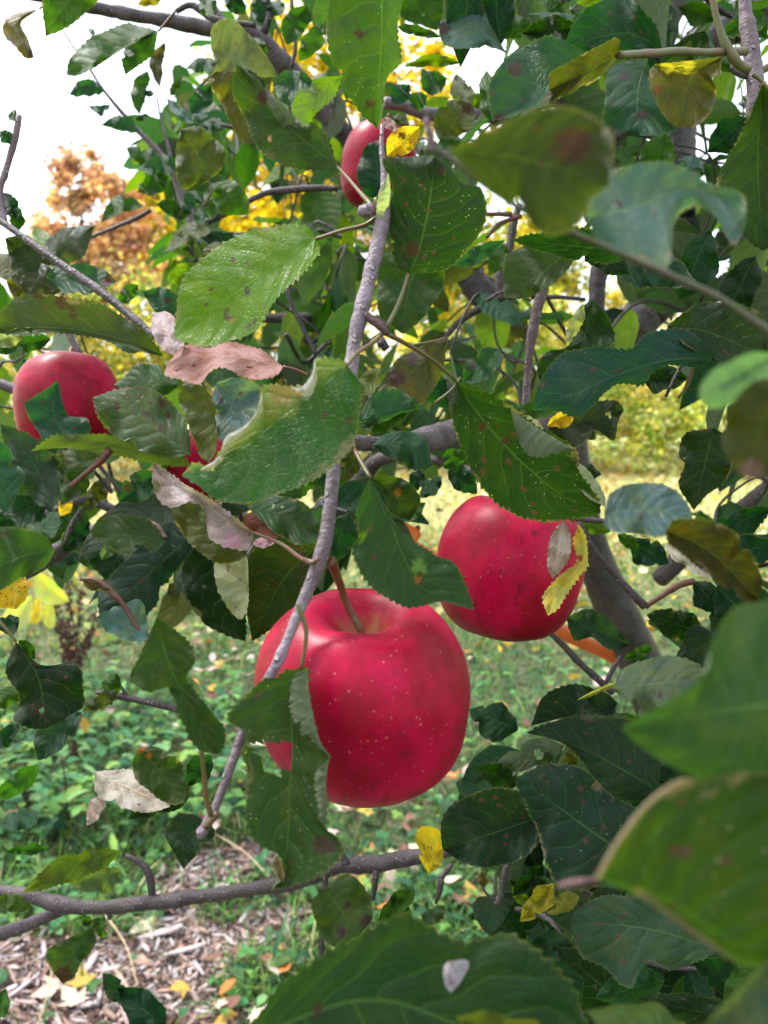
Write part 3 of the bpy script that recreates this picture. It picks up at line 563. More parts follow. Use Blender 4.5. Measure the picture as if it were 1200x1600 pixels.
Q(390,370,300,360,10,12,.7,'d',.3,-.1); Q(385,385,255,395,10,14,.72,'g',.3,.15)
# centre
H("712,595 758,660 815,722 880,776 938,802", "706,650 722,702 756,760 790,796 842,813 892,813", "752,608 797,635 842,668 900,704 906,732 934,780", .35, (.022,.072,.012), -.25, dl=3, dr=-8,
  F=[("798,640 840,668 899,703", "805,672 815,700 828,713 850,713 872,706 899,703")], bl=[(757,666,8),(790,688,8)], pet="712,595 680,566 645,543 606,522", zp=.315, spots=.2, und=.7, label='large dark leaf over the right apple with a pale folded flap')
H("903,722 918,755 946,792", "896,745 915,775", "922,738 944,772", .36, 'G', .3, under=True, label='pale folded leaf margin right of the dark leaf')
Q(905,725,940,742,6,14,.37,'k',0)
H("578,746 597,790 614,825 630,866 652,912 690,934 740,953", "566,775 557,806 562,836 552,855 560,886 580,920 612,938 642,949 690,940 715,946", "592,772 607,800 624,826 648,846 682,868 708,882 727,915 737,938", .285, (.035,.105,.025), .1, dl=-4, dr=3, bl=[(655,885,14,(.10,.22,.05)),(652,908,5,(.25,.08,.02)),(655,903,5,(.2,.06,.02)),(562,838,12,'y')], pet="578,746 560,715 547,688", zp=.31, spots=.15, und=.6, label='green leaf with a bite hole just above the large apple')
H("581,746 618,776 640,813", "602,778 610,802 628,810", "622,746 652,768 656,788", .33, (.035,.09,.025), .1, bl=[(622,769,7,(.25,.09,.03))], spots=.2); Q(630,815,665,785,10,8,.35,'g')
H("551,662 602,642 657,637", "572,628 612,604 646,624", "600,656 562,672", .4, 'b', .6, dl=-3, dr=6, serr=1.5); Q(552,655,640,645,4,22,.41,'g',-.2)
H("583,696 630,692 676,726", "602,678 642,674 666,690", "602,712 642,732 665,734", .42, 'b', .4, spots=.3); Q(545,690,512,735,14,12,.45,'d',0); Q(560,740,535,690,16,14,.42,(.06,.09,.02),0,spots=.6)
Q(594,575,552,622,16,12,.36,(.13,.17,.02),-.1,bl=[(580,560,6,'o')]); H("668,392 640,445 630,522", "602,398 590,440 592,490 612,508", "692,420 690,452 664,492", .42, (.03,.09,.022), 0, spots=.2)
H("700,530 655,570 598,622", "660,540 620,565 592,605", "690,580 660,630 625,640", .45, (.10,.11,.05), .1, spots=.8, bl=[(620,590,16,'u'),(645,560,10,'u')]); Q(780,545,722,598,22,18,.5,'b',.4,bl=[(738,571,7)]); Q(640,560,700,640,24,20,.55,'d',0)
Q(700,735,745,772,20,14,.52,'d',.2); Q(690,745,655,778,12,12,.5,'d'); Q(720,735,700,700,18,14,.5,'g',0); Q(660,735,640,770,12,12,.52,'d')
H("906,372 862,415 788,466", "868,370 800,392 786,420", "905,388 880,430 830,462", .4, (.055,.105,.022), .1); Q(870,370,905,376,4,18,.41,'b',.5); Q(708,415,790,375,10,12,.55,'b',.3); Q(790,380,765,430,14,14,.6,'g'); Q(800,400,850,440,22,16,.45,'g',0)
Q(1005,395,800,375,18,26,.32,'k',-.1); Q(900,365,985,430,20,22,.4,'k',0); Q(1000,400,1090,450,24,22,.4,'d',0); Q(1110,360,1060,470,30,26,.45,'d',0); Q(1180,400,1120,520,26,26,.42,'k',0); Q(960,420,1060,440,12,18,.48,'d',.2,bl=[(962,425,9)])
H("926,468 908,540 868,602", "910,482 886,540 860,548 842,566 842,590 855,600", "954,500 960,530 944,548 910,590", .43, (.022,.065,.014), .1); Q(912,474,884,542,9,8,.42,'G',.2,under=True,serr=1.5,label='pale narrow leaf margin beside the cut limb')
H("1116,560 1050,562 980,580 905,612 832,640", "1092,530 1060,513 1010,520 985,545 930,542 872,560 840,602", "1086,573 1040,572 1005,600 960,602 908,650 872,643", .39, (.014,.085,.068), .3, dl=-3, dr=4, spots=.4, und=.8, label='long dark blue green leaf below the cut limb'); Q(1000,590,1075,590,18,20,.43,'k',0)
H("1042,510 1110,520 1200,560", "1070,488 1105,470 1155,478 1195,500", "1060,530 1110,562 1160,592", .4, (.016,.055,.025), .2); Q(1125,480,1215,520,16,14,.42,'b',.3)
Q(805,640,870,640,12,16,.45,'g',-.1); Q(855,665,900,640,8,14,.44,(.4,.33,.04),.3,label='yellow leaf piece under the long dark leaf'); Q(810,650,850,672,8,10,.43,'G',.3,under=True); H("855,668 910,660 975,640", "890,650 920,630 960,625", "900,700 930,672 958,690 965,660", .45, (.045,.075,.035), .3, holes=[(952,650,5)], spots=.6, rim=.3); Q(905,680,955,660,12,14,.46,(.12,.16,.11),.3)
H("1215,552 1150,588 1092,620", "1172,553 1120,575 1096,600", "1205,600 1150,626 1112,640", .145, 'B', .5, spots=.05, rim=0, label='blurred bluish leaf at the right edge'); H("1235,590 1190,660 1172,748", "1180,596 1142,640 1130,690 1150,735", "1245,690 1210,738", .14, (.075,.105,.02), .1, bl=[(1172,738,22,(.16,.09,.10))], spots=.05, label='blurred olive leaf with a brown tip at the right edge')
H("1116,668 1100,730 1084,797", "1072,678 1061,710 1070,726 1059,756 1074,782", "1142,690 1142,735 1131,756 1106,772", .42, (.018,.055,.016), 0, holes=[(1072,715,4),(1109,710,2),(1121,722,5)]); Q(1140,680,1150,740,12,12,.44,'k',0)
H("944,802 1010,796 1082,812", "955,770 1000,755 1050,762 1076,790", "950,826 1000,836 1040,836 1074,824", .235, (.085,.17,.175), .75, spots=.2, bl=[(1001,806,6,'u')], label='blurred pale blue leaf right of the right apple')  # its pale blue is sky sheen painted into the leaf colour
H("1040,828 1110,862 1186,938", "1060,811 1122,819 1162,846 1190,900", "1046,850 1072,872 1112,902 1165,940", .22, (.055,.06,.015), -.1, rim=.6, spots=.5, label='blurred dark olive leaf with a brown edge'); Q(1038,850,1112,905,8,10,.3,'w',.3,under=True,label='whitish folded leaf underside')
Q(1205,795,1075,848,20,16,.45,'d',.2,serr=1.4); Q(1215,850,1110,870,26,20,.42,'d',.2); Q(985,845,1045,880,18,22,.46,'d',.1); Q(965,835,1000,860,10,8,.45,'g')
Q(910,815,955,830,12,12,.5,'y',.1)
# dry curls hanging over the right apple
H("880,812 874,852 863,905", "862,838 855,880", "892,840 886,878", .352, (.50,.46,.36), .6, serr=1.6, spots=.5, rim=.3, und=1.6, label='narrow dry cream leaf curl hanging over the right apple')
H("904,818 913,868 892,898 868,925 856,962", "896,850 902,878 876,898 852,925 850,945", "915,838 918,880 905,900 888,925 872,950", .355, (.40,.40,.16), .5, serr=1.6, spots=.3, rim=.6, und=1.6, bl=[(906,872,6,(.3,.03,.02)),(880,908,10,'Y')], label='yellow and cream dry leaf curl hanging over the right apple')
# lower left
H("25,1003 60,1060 72,1138", "8,1046 28,1080 31,1100 21,1125 46,1138", "66,1040 118,1038 131,1096 112,1116 92,1130", .4, (.012,.042,.012), 0, dl=2, dr=3, holes=[(62,1111,6)], bl=[(62,1111,11)], pet="25,1003 12,985 -5,968", label='very dark leaf with one round hole at the left')
H("128,1112 85,1146 59,1188", "90,1121 57,1140 54,1166", "124,1134 100,1166 76,1183", .47, (.025,.085,.05), .3); Q(185,1080,128,1112,10,10,.49,(.07,.11,.03),-.1); Q(182,1052,168,1090,14,14,.5,'g',-.2); Q(30,1000,55,1030,10,10,.45,'g')
H("245,963 262,1030 300,1110 340,1178", "216,1030 200,1062 236,1082 258,1062 282,1120 308,1168", "292,1000 306,1032 292,1062 330,1110 352,1138 350,1166", .25, (.04,.105,.025), .1, dl=-2, dr=-3, spots=.05, label='soft focus green leaf in front of the lower left weeds'); Q(292,1055,318,1090,5,8,.255,'B',.4)
Q(232,998,150,965,22,34,.42,'B',.5,.08,label='pale blue leaf beside the pinkish twig'); Q(240,1005,205,1052,16,16,.43,'G',.3); Q(128,906,172,920,2,9,.42,(.2,.14,.05),0)
H("216,1170 250,1205 290,1255", "248,1168 290,1198 298,1236", "206,1196 214,1220 236,1238 265,1256", .38, (.05,.10,.02), .1, bl=[(221,1168,9,(.3,.08,.02)),(232,1180,6,(.25,.1,.02))], rim=.4); Q(330,1180,290,1230,16,18,.36,'d',.1)
H("148,1206 205,1232 266,1260", "178,1203 212,1205 238,1222", "152,1240 190,1262 232,1270", .42, (.52,.5,.48), .55, spots=.15, rim=.1, label='whitish withered leaf'); Q(160,1240,136,1290,12,10,.43,(.5,.44,.46),.4,spots=.1,label='small pale pink withered leaf'); Q(290,1255,200,1280,14,26,.44,'k',-.1,.1)
H("328,1286 290,1310 287,1358", "300,1272 275,1275 256,1300 272,1332", "336,1304 312,1330 297,1346", .4, (.02,.07,.03), .25)
Q(62,1196,-15,1252,16,12,.42,'g',.3); Q(40,1075,-15,1105,12,14,.45,'g',.2); Q(192,1330,34,1396,22,16,.5,(.08,.14,.025),.1,.06); Q(190,1362,112,1382,22,16,.55,(.10,.19,.12),.5); Q(78,1325,8,1330,8,8,.55,'g',.3); Q(50,1418,-15,1408,10,14,.5,(.08,.15,.02),.2); Q(145,1340,60,1385,10,14,.6,'d',.2)
H("146,1450 112,1490 98,1537", "112,1463 74,1486 79,1512", "149,1476 126,1506 114,1528", .6, (.05,.12,.04), .3, bl=[(100,1522,16)]); Q(145,1450,165,1432,8,8,.62,'g',.4); Q(148,1452,168,1462,7,7,.62,'g',.4); Q(140,1448,128,1428,8,8,.62,'g',.4)
Q(258,1605,184,1545,24,26,.5,'d',.2); Q(200,1570,160,1520,14,14,.52,'d',.2); Q(-10,1600,10,1545,14,12,.5,'g',.2); Q(-15,1170,30,1130,12,14,.55,'d',.3); Q(60,1270,0,1290,18,16,.6,'b',.5)
# the leaf hanging in front of the large apple
H("470,1046 456,1100 457,1160 453,1230 447,1330 424,1392", "448,1048 432,1060 410,1062 380,1094 357,1125 384,1146 376,1172 384,1206 388,1290 406,1320 436,1336 446,1362 432,1382", "481,1044 483,1090 499,1155 516,1183 510,1216 509,1290 530,1310 536,1332 515,1357 478,1377", (.272,.255), (.04,.115,.022), .05, dl=-3, dr=-4,
  F=[("481,1043 484,1090 499,1155 515,1181", "462,1052 453,1078 454,1108 461,1130 469,1128 473,1150 481,1146 493,1166 515,1181"), ("515,1185 510,1216 508,1295", "500,1198 492,1210 494,1240 498,1270 508,1295")],
  holes=[(402,1172,13),(420,1174,19),(436,1180,17),(444,1166,12),(422,1192,17),(438,1198,12),(444,1188,10)], bl=[(508,1322,16)], pet="470,1046 477,1010 478,982 470,958 465,944", spots=.1, rim=.25, und=.5, label='long green leaf with a large hole hanging in front of the large apple')
Q(432,1336,444,1378,4,9,.252,(.3,.22,.12),.2)
# lower right
H("845,1276 770,1302 692,1328", "806,1233 752,1236 706,1260 688,1290", "846,1312 800,1347 735,1352", .41, (.017,.06,.032), .35, spots=.3); H("1002,1352 922,1296 858,1250 806,1214", "962,1372 884,1390 850,1340 836,1290 812,1242", "1002,1270 950,1240 905,1200 852,1195", .38, (.016,.058,.03), .25, spots=.3, rim=.4)
H("1032,1236 935,1182 872,1156 822,1145", "992,1252 940,1232 905,1182 872,1158", "1022,1170 982,1125 905,1118 862,1128", .43, (.02,.068,.03), .3, spots=.4, rim=.2); H("965,1098 900,1116 830,1134", "942,1080 892,1070 848,1090", "952,1122 882,1122", .48, (.016,.05,.024), .2); Q(968,1066,902,1094,3,4,.47,'G',.4)
Q(810,1140,733,1108,30,22,.52,'d',.35,label=None); Q(882,1164,772,1198,20,20,.5,(.045,.10,.065),.45,holes=[(842,1180,7)]); Q(812,1226,740,1200,14,20,.48,'k',.2); Q(905,1165,880,1205,10,12,.47,'o',0,rim=.6)
H("958,1076 1030,1066 1108,1060", "975,1044 1030,1026 1086,1035", "985,1102 1030,1116 1086,1100", .27, (.10,.185,.155), .6, bl=[(1031,1084,6,'u')], spots=.05, label='soft blue green oval leaf at the right'); H("884,965 930,985 985,1008", "920,952 958,975", "897,1000 925,996 955,1016", .5, (.035,.10,.06), .3); Q(1020,1012,975,1030,8,10,.5,'g')  # the oval leaf has bluish sky sheen put into its colour
Q(1210,940,1050,1040,36,40,.5,(.02,.06,.035),.2); Q(1120,915,1200,1000,40,36,.48,'d',.1); Q(1100,990,1010,960,20,22,.52,'k',0); Q(1080,1080,980,1020,14,18,.52,'d',.1); Q(1085,908,1130,960,18,20,.5,'d',.1); Q(1000,1120,960,1150,14,12,.45,'g',.2)
H("1320,1100 1210,1100 1100,1116 972,1138", "1290,900 1200,938 1146,952 1113,1000 1106,1045 1062,1085", "1300,1250 1205,1220 1122,1222 1050,1196 998,1163", .125, (.055,.145,.035), .35, spots=.02, rim=0, dl=-2, dr=3, und=.6, serr=.5, label='big out of focus green leaf at the right edge')
H("930,1372 1030,1402 1100,1446 1220,1520", "955,1325 1002,1262 1052,1222 1120,1214 1250,1235 1290,1380", "1000,1402 1080,1458 1150,1502", .12, (.036,.10,.011), .2, spots=.25, rim=.5, und=.5, serr=.4, F=[('930,1372 955,1325 1002,1262 1052,1222 1090,1216', '936,1375 962,1327 1008,1265 1055,1225 1090,1216', (.36,.24,.17)), ('990,1392 1040,1428 1100,1474 1160,1510', '996,1388 1045,1422 1104,1467 1160,1510', (.3,.17,.11))], label='big out of focus leaf with a dry pinkish margin')
B("872,1384,3 892,1380,6 908,1378,6 935,1374,4", 0.135, 'spur')
H("350,1640 560,1562 720,1602 930,1700", "400,1590 440,1540 522,1484 600,1443 640,1433 720,1473 800,1453 866,1506 905,1572", "450,1720 700,1760 900,1740", .195, (.022,.08,.024), .25, dl=-3, dr=2, bl=[(496,1578,8)], spots=.03, rim=.05, und=1.0, label='big soft dark green leaf at the bottom edge'); H("700,1502 708,1525 704,1552", "692,1515 696,1540", "732,1502 722,1530", .19, (.5,.46,.55), .4, serr=0, und=0, label='small lavender scrap stuck on the bottom leaf')
H("1260,1470 1180,1542 1090,1615", "1205,1495 1145,1555", "1240,1560 1180,1625", .12, (.10,.19,.13), .5, serr=.4, rim=.3, spots=0, label='pale blurred leaf margin in the bottom right corner'); Q(1100,1640,915,1580,30,34,.16,(.05,.12,.03),.2,serr=.5); Q(880,1640,710,1590,24,26,.17,(.07,.12,.03),.2,serr=.5)
H("1126,1483 1010,1450 892,1440", "1062,1420 962,1398 910,1418", "1100,1497 1050,1516 1012,1502 985,1540 942,1512 906,1492", .3, (.04,.11,.06), .45, spots=.4, label=None)
H("508,1388 535,1425 560,1464", "487,1410 496,1450 520,1479", "540,1366 576,1394 581,1436", .52, (.05,.12,.035), .3, bl=[(545,1415,9,'u'),(533,1455,11,'u'),(572,1440,12,'u')], spots=.2); Q(648,1390,592,1440,14,16,.53,'g',.2); Q(695,1415,655,1450,12,12,.53,(.06,.13,.06),.3); Q(640,1440,610,1400,12,12,.54,'d',.2)
H("692,1326 680,1340 670,1366", "688,1296 656,1292 649,1310 655,1340", "692,1340 684,1356", .5, (.34,.33,.04), .2, spots=1, label='yellow leaf with black specks on the dark branch'); Q(752,1362,756,1388,8,7,.5,(.2,.14,.03),0,label='tiny shrivelled brown and yellow leaf')
Q(866,1380,812,1440,18,14,.42,(.22,.25,.03),.2,spots=1); Q(905,1400,850,1425,14,16,.41,(.26,.27,.03),.2,spots=1,label='yellow green blotched leaf above the bottom leaf'); Q(850,1352,800,1400,14,12,.45,'k',0); Q(800,1385,830,1420,8,8,.46,'y')
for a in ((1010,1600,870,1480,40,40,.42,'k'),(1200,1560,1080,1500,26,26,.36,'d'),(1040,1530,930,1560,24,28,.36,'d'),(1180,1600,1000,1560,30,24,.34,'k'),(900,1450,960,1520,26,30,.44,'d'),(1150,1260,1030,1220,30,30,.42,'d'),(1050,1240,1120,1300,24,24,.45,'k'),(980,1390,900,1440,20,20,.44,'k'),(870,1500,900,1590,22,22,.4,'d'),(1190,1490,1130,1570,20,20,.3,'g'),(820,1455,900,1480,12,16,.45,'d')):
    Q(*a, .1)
# ------------------------------------------------------------------ apples
def apple_material():
    b = NB('apple_skin'); tc = b.n('ShaderNodeTexCoord').outputs['Object']
    sep = b.n('ShaderNodeSeparateXYZ', i0=tc)
    oi = b.n('ShaderNodeObjectInfo').outputs['Random']
    tco = b.n('ShaderNodeVectorMath', {'operation': 'ADD'}, i0=tc, i1=b.n('ShaderNodeCombineXYZ', i0=oi, i1=oi, i2=oi)).outputs[0]
    stretch = b.n('ShaderNodeMapping', Vector=tco, Scale=(1, 1, 0.22)).outputs[0]
    n1 = b.noise(tco, 26, 4, .6); n2 = b.noise(stretch, 150, 3, .6); n3 = b.noise(tco, 60, 4, .6)
    c = b.mix(b.step(n1, .36, .66), (0.18, 0.0003, 0.010), (0.42, 0.001, 0.042))
    c = b.mix(b.step(n2, .42, .7, 0, .4), c, (0.20, 0.0004, 0.010))
    # small pale lenticels
    vo = b.n('ShaderNodeTexVoronoi', {'feature': 'F1'}, Vector=tco, Scale=430.0)
    sc = b.n('ShaderNodeSeparateColor', i0=vo.outputs['Color'])
    rad = b.math('MULTIPLY_ADD', b.math('POWER', sc.outputs[1], 2.6), 0.15, 0.055)
    k = b.math('MULTIPLY', b.step(b.math('SUBTRACT', vo.outputs[0], rad), 0.05, -0.03), b.math('GREATER_THAN', sc.outputs[0], .12))
    c = b.mix(b.math('MULTIPLY', k, b.math('MULTIPLY_ADD', sc.outputs[2], .45, .08)), c, (0.50, 0.24, 0.18))
    # sooty smudges
    n4 = b.noise(tco, 95, 5, .7); sm = b.math('MULTIPLY', b.step(n4, .53, .66), b.step(n1, .42, .62))
    c = b.mix(b.math('MULTIPLY', sm, .6), c, (0.05, 0.006, 0.012))
    # the stalk bowl is a little duller and browner
    rr = b.math('SQRT', b.math('ADD', b.math('POWER', sep.outputs[0], 2.0), b.math('POWER', sep.outputs[1], 2.0)))
    bowl = b.math('MULTIPLY', b.step(b.math('ADD', rr, b.math('MULTIPLY', b.math('SUBTRACT', n2, .5), .012)), .0135, .003), b.math('GREATER_THAN', sep.outputs[2], 0.0))
    c = b.mix(b.math('MULTIPLY', bowl, .75), c, (0.22, 0.15, 0.04))
    bp = b.n('ShaderNodeBump', Strength=.4, Distance=.0007, Height=b.math('ADD', n3, b.math('MULTIPLY', k, .35)))
    p = b.n('ShaderNodeBsdfPrincipled', Base_Color=c, Roughness=b.math('MULTIPLY_ADD', n3, .3, .24), Normal=bp)
    p.inputs['Specular IOR Level'].default_value = .17
    p.inputs['Sheen Weight'].default_value = .04; p.inputs['Sheen Roughness'].default_value = .4; p.inputs['Sheen Tint'].default_value = (1, .55, .68, 1)
    p.inputs['Subsurface Weight'].default_value = 0.0; p.inputs['Subsurface Radius'].default_value = (.006, .001, .001); p.inputs['Subsurface Scale'].default_value = .5
    return b.out(p)
M['apple'] = apple_material(); M['stem'] = simple('apple_stem', (0.13, 0.035, 0.02), (0.12, 0.085, 0.03), 120, .5); M['calyx'] = simple('calyx', (0.05, .03, .02), (.12, .08, .05), 200, .8)
PROF = [(0.0, .50), (.07, .51), (.16, .60), (.27, .76), (.40, .885), (.54, .905), (.70, .82), (.86, .62), (.96, .36), (1.0, .08), (.975, -.22), (.92, -.50), (.81, -.72), (.65, -.87), (.48, -.935), (.36, -.93), (.24, -.86), (.12, -.78), (0.0, -.76)]
def apple(x, y, z, dia_px, label, lean=(0, 0), stalk=None, squash=1.0, seed=1, ecc=(1, 1)):
    R = dia_px / 2 / FPX * z; rg = random.Random(seed); ns, nr = 64, 57
    pr = catmull(np.array(PROF), nr); V = []; F = []
    ph = [rg.uniform(0, 6.28) for _ in range(4)]
    for i in range(nr):
        r0, h0 = pr[i]
        for k in range(ns):
            th = 2 * math.pi * k / ns
            low_ = max(0.0, -h0); rr = r0 * (1 + .018 * math.cos(2 * th + ph[0]) + .012 * math.cos(3 * th + ph[1]) + .03 * low_ * math.cos(5 * th + ph[2]))
            hh = h0 + (.014 * math.cos(th + ph[3]) + .012 * math.cos(5 * th + ph[2])) * min(1, r0 * 1.6) * (1 if h0 > .4 or h0 < -.6 else .3)
            V.append((R * rr * math.cos(th) * ecc[0], R * rr * math.sin(th) * ecc[1], R * hh * squash))
    for i in range(nr - 1):
        for k in range(ns): F.append((i * ns + k, (i + 1) * ns + k, (i + 1) * ns + (k + 1) % ns, i * ns + (k + 1) % ns))
    me = mesh('apple', V, F, M['apple']); bmx = bmesh.new(); bmx.from_mesh(me); bmesh.ops.remove_doubles(bmx, verts=bmx.verts, dist=1e-5); bmesh.ops.recalc_face_normals(bmx, faces=bmx.faces); bmx.to_mesh(me); bmx.free()
    me.polygons.foreach_set('use_smooth', np.ones(len(me.polygons), dtype=bool))
    o = obj('apple', me, None, at(x, y, z), None, label, 'apple', 'ripe red apples on the tree')
    rot = Euler((lean[0], lean[1], 0)); o.rotation_euler = rot; mw = Matrix.LocRotScale(o.location, rot, None); inv = mw.inverted()
    if stalk:
        W = [mw @ Vector((0, 0, R * .50)), mw @ Vector((0, 0, R * .62))] + [at(*q) for q in stalk]
    else: W = [mw @ Vector((0, 0, R * .50)), mw @ Vector((0, 0, R * .9)), mw @ Vector((R * .1, 0, R * 1.3))]
    C = catmull(np.array([tuple(inv @ q) for q in W]), 22); v, f = tube_arrays(C, np.linspace(.0013, .0017, 22) * (1 + .25 * np.exp(-np.linspace(6, 0, 22))), 10)
    obj('stem', mesh('stem', v, f, M['stem']), o, o.location)
    v, f = [], []
    for k in range(5):
        th = 2 * math.pi * k / 5 + .3
        a = np.array((math.cos(th), math.sin(th), 0)); s = np.array((-math.sin(th), math.cos(th), 0)); st = len(v)
        for q, w_, h_ in ((.04, .05, -.80), (.10, .06, -.88), (.13, .03, -.94), (.10, .0, -.98)):
            v += [R * (a * q + s * w_) + np.array((0, 0, R * h_ * squash)), R * (a * q - s * w_) + np.array((0, 0, R * h_ * squash))]
        f += [(st, st + 1, st + 3, st + 2), (st + 2, st + 3, st + 5, st + 4), (st + 4, st + 5, st + 7, st + 6)]
    obj('calyx', mesh('calyx', v, f, M['calyx']), o, o.location)
    return o
apple(568, 1080, .32, 335, 'large ripe red apple hanging nearest the viewer, its stalk bowl showing', (math.radians(8), math.radians(-2)), [(541, 942, .3135), (531, 912, .307), (517, 876, .294)], .89, 3)
apple(797, 884, .43, 233, 'red apple half behind the large apple with dry leaf curls over its right side', (math.radians(-4), math.radians(7)), [(800, 760, .44), (815, 735, .44)], .97, 5)
apple(106, 632, .60, 160, 'red apple at the far left, partly hidden by green leaves', (math.radians(-16), math.radians(-6)), [(112, 545, .62)], 1.0, 8)
apple(592, 260, .75, 120, 'small red apple at the top behind the hanging leaf', (0, math.radians(8)), None, 1.1, 12)
apple(312, 728, .52, 126, 'red apple almost buried in leaves left of the main twig', (0, 0), None, .95, 15)
# ------------------------------------------------------------------ the rest of the crown: leaves past the ones placed singly
def fold_leaf(length, width, rg):
    """Low leaf: 5 x 3 points, folded on the midrib and curling to the tip."""
    V, UVs = [], []
    cu, fo, tw = rg.uniform(-.2, .7), rg.uniform(.05, .7), rg.uniform(-.5, .5)
    for i, (t, wv) in enumerate(((0, .05), (.2, .75), (.45, 1.0), (.72, .78), (.9, .38), (1, .02))):
        zz = -cu * length * t * t * .6
        for s in (-1, -.5, 0, .5, 1):
            q = s * wv * width / 2
            V.append((q * math.cos(tw * t) , t * length, zz + abs(q) * fo + q * math.sin(tw * t) + rg.uniform(-.06, .06) * width * abs(s))); UVs.append((.5 + .5 * s, t))
    F = [(i * 5 + j, i * 5 + j + 1, (i + 1) * 5 + j + 1, (i + 1) * 5 + j) for i in range(5) for j in range(4)]
    return V, F, UVs
def inside(x, y, poly):
    c = False
    for i in range(len(poly)):
        x1, y1 = poly[i]; x2, y2 = poly[i - 1]
        if (y1 > y) != (y2 > y) and x < (x2 - x1) * (y - y1) / (y2 - y1) + x1: c = not c
    return c
OPEN = [  # openings between the leaves, where the photograph looks through to sky, shrubs and ground
 [(-400, -400), (320, -400), (325, 30), (250, 100), (235, 190), (190, 250), (140, 360), (-400, 420)],
 [(60, 340), (245, 255), (250, 330), (255, 460), (190, 500), (90, 380)], [(150, 500), (240, 520), (235, 590), (170, 570)], [(150, 700), (240, 720), (185, 765)],
 [(930, 575), (1040, 560), (1130, 580), (1110, 690), (1070, 770), (940, 765), (900, 690)], [(650, 735), (790, 735), (700, 860), (610, 850)], [(840, 420), (960, 410), (960, 470), (900, 480), (845, 500)], [(1060, 420), (1140, 440), (1050, 500)],
 [(-200, 900), (140, 900), (290, 980), (400, 990), (400, 1230), (330, 1400), (330, 1700), (-200, 1700)], [(300, 930), (400, 940), (400, 1250), (300, 1250)], [(480, 1240), (720, 1180), (720, 1010), (860, 970), (960, 1060), (850, 1110), (720, 1200), (690, 1400), (500, 1500), (300, 1560)],
 [(930, 820), (1040, 830), (1090, 1000), (930, 1010), (860, 980)], [(670, 770), (920, 770), (920, 1000), (670, 1000)], [(395, 905), (740, 905), (740, 1255), (395, 1255)],
 [(620, 20), (740, 40), (760, 120), (690, 150), (620, 130)], [(470, 0), (510, 0), (510, 90), (470, 110)], [(1040, 130), (1110, 150), (1100, 230), (1050, 230)], [(310, 270), (420, 280), (410, 360), (320, 350)], [(720, 290), (820, 280), (800, 400), (760, 400)]]
ZONES = [ ([(170, 180), (340, 140), (340, 340), (190, 340)], 60, .9, 1.6, 'ggby'), ([(130, 250), (330, 250), (330, 480), (150, 480)], 30, .9, 1.6, 'gby'), ([(-60, 860), (60, 900), (60, 1250), (-60, 1250)], 12, .6, .9, 'gdb'), # (polygon, count, nearest, farthest, weight of each tint)
 ([(300, -60), (700, -60), (700, 380), (420, 420), (250, 330), (270, 150)], 260, .9, 1.9, 'ggbdyo'),
 ([(680, -60), (1260, -60), (1260, 260), (960, 260), (700, 240)], 170, .6, 1.6, 'ggbddy'),
 ([(240, 330), (560, 330), (560, 760), (300, 760), (180, 560)], 280, .75, 1.7, 'gggbyyo'),
 ([(560, 380), (960, 380), (960, 700), (560, 740)], 190, .65, 1.6, 'gggbyyo'),
 ([(930, 240), (1260, 240), (1260, 620), (1120, 600), (960, 480)], 130, .6, 1.5, 'gddkby'),
 ([(-60, 420), (260, 440), (260, 860), (-60, 860)], 120, .7, 1.3, 'gggbby'),
 ([(250, 780), (560, 780), (560, 960), (300, 960)], 45, .55, .9, 'ddko'),
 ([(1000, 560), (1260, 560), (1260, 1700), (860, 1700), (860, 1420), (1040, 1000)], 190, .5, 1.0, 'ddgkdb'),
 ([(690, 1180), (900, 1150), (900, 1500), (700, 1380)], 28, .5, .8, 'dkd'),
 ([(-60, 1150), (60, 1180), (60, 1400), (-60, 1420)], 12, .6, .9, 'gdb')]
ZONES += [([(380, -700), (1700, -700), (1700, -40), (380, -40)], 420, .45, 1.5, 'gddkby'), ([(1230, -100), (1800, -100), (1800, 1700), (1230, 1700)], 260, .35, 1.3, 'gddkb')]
rg = random.Random(5); FV, FF, FU, FT, TW = [], [], [], [], []
for poly, cnt, za, zb, tints in ZONES:
    xs, ys = [p[0] for p in poly], [p[1] for p in poly]; got = tries = 0
    while got < cnt and tries < cnt * 60:
        tries += 1; x, y, z = rg.uniform(min(xs), max(xs)), rg.uniform(min(ys), max(ys)), rg.uniform(za, zb)
        if not inside(x, y, poly): continue
        ln = rg.uniform(.045, .085); rpx = ln * .45 / z * FPX
        if any(inside(x + dx, y + dy, o) for o in OPEN for dx, dy in ((0, 0), (rpx, 0), (-rpx, 0), (0, rpx), (0, -rpx))): continue
        got += 1; p = at(x, y, z); v, f, u = fold_leaf(ln, ln * rg.uniform(.45, .62), rg)
        m = Matrix.Rotation(rg.uniform(0, 6.28), 3, 'Z') @ Matrix.Rotation(rg.gauss(-.5, .6), 3, 'X') @ Matrix.Rotation(rg.gauss(0, .55), 3, 'Y')
        st = len(FV); FV += [tuple(p + m @ Vector(q)) for q in v]; FF += [tuple(st + i for i in q) for q in f]; FU += u
        k = COL[rg.choice(tints)]; j = rg.uniform(.75, 1.3); FT += [(k[0] * j, k[1] * j, k[2] * j, 1)] * len(v)
        TW.append((p, z))
me = mesh('leaves', np.array(FV) - np.array(TREE_BASE), FF, M['foliage'])
uvl = me.uv_layers.new(name='UVMap'); li = np.zeros(len(me.loops), dtype=np.int32); me.loops.foreach_get('vertex_index', li); uvl.data.foreach_set('uv', np.array(FU, dtype=np.float32)[li].ravel())
ca = me.color_attributes.new('tint', 'FLOAT_COLOR', 'POINT'); ca.data.foreach_set('color', np.array(FT, dtype=np.float32).ravel())
obj('foliage', me, tree, TREE_BASE, 'stuff')
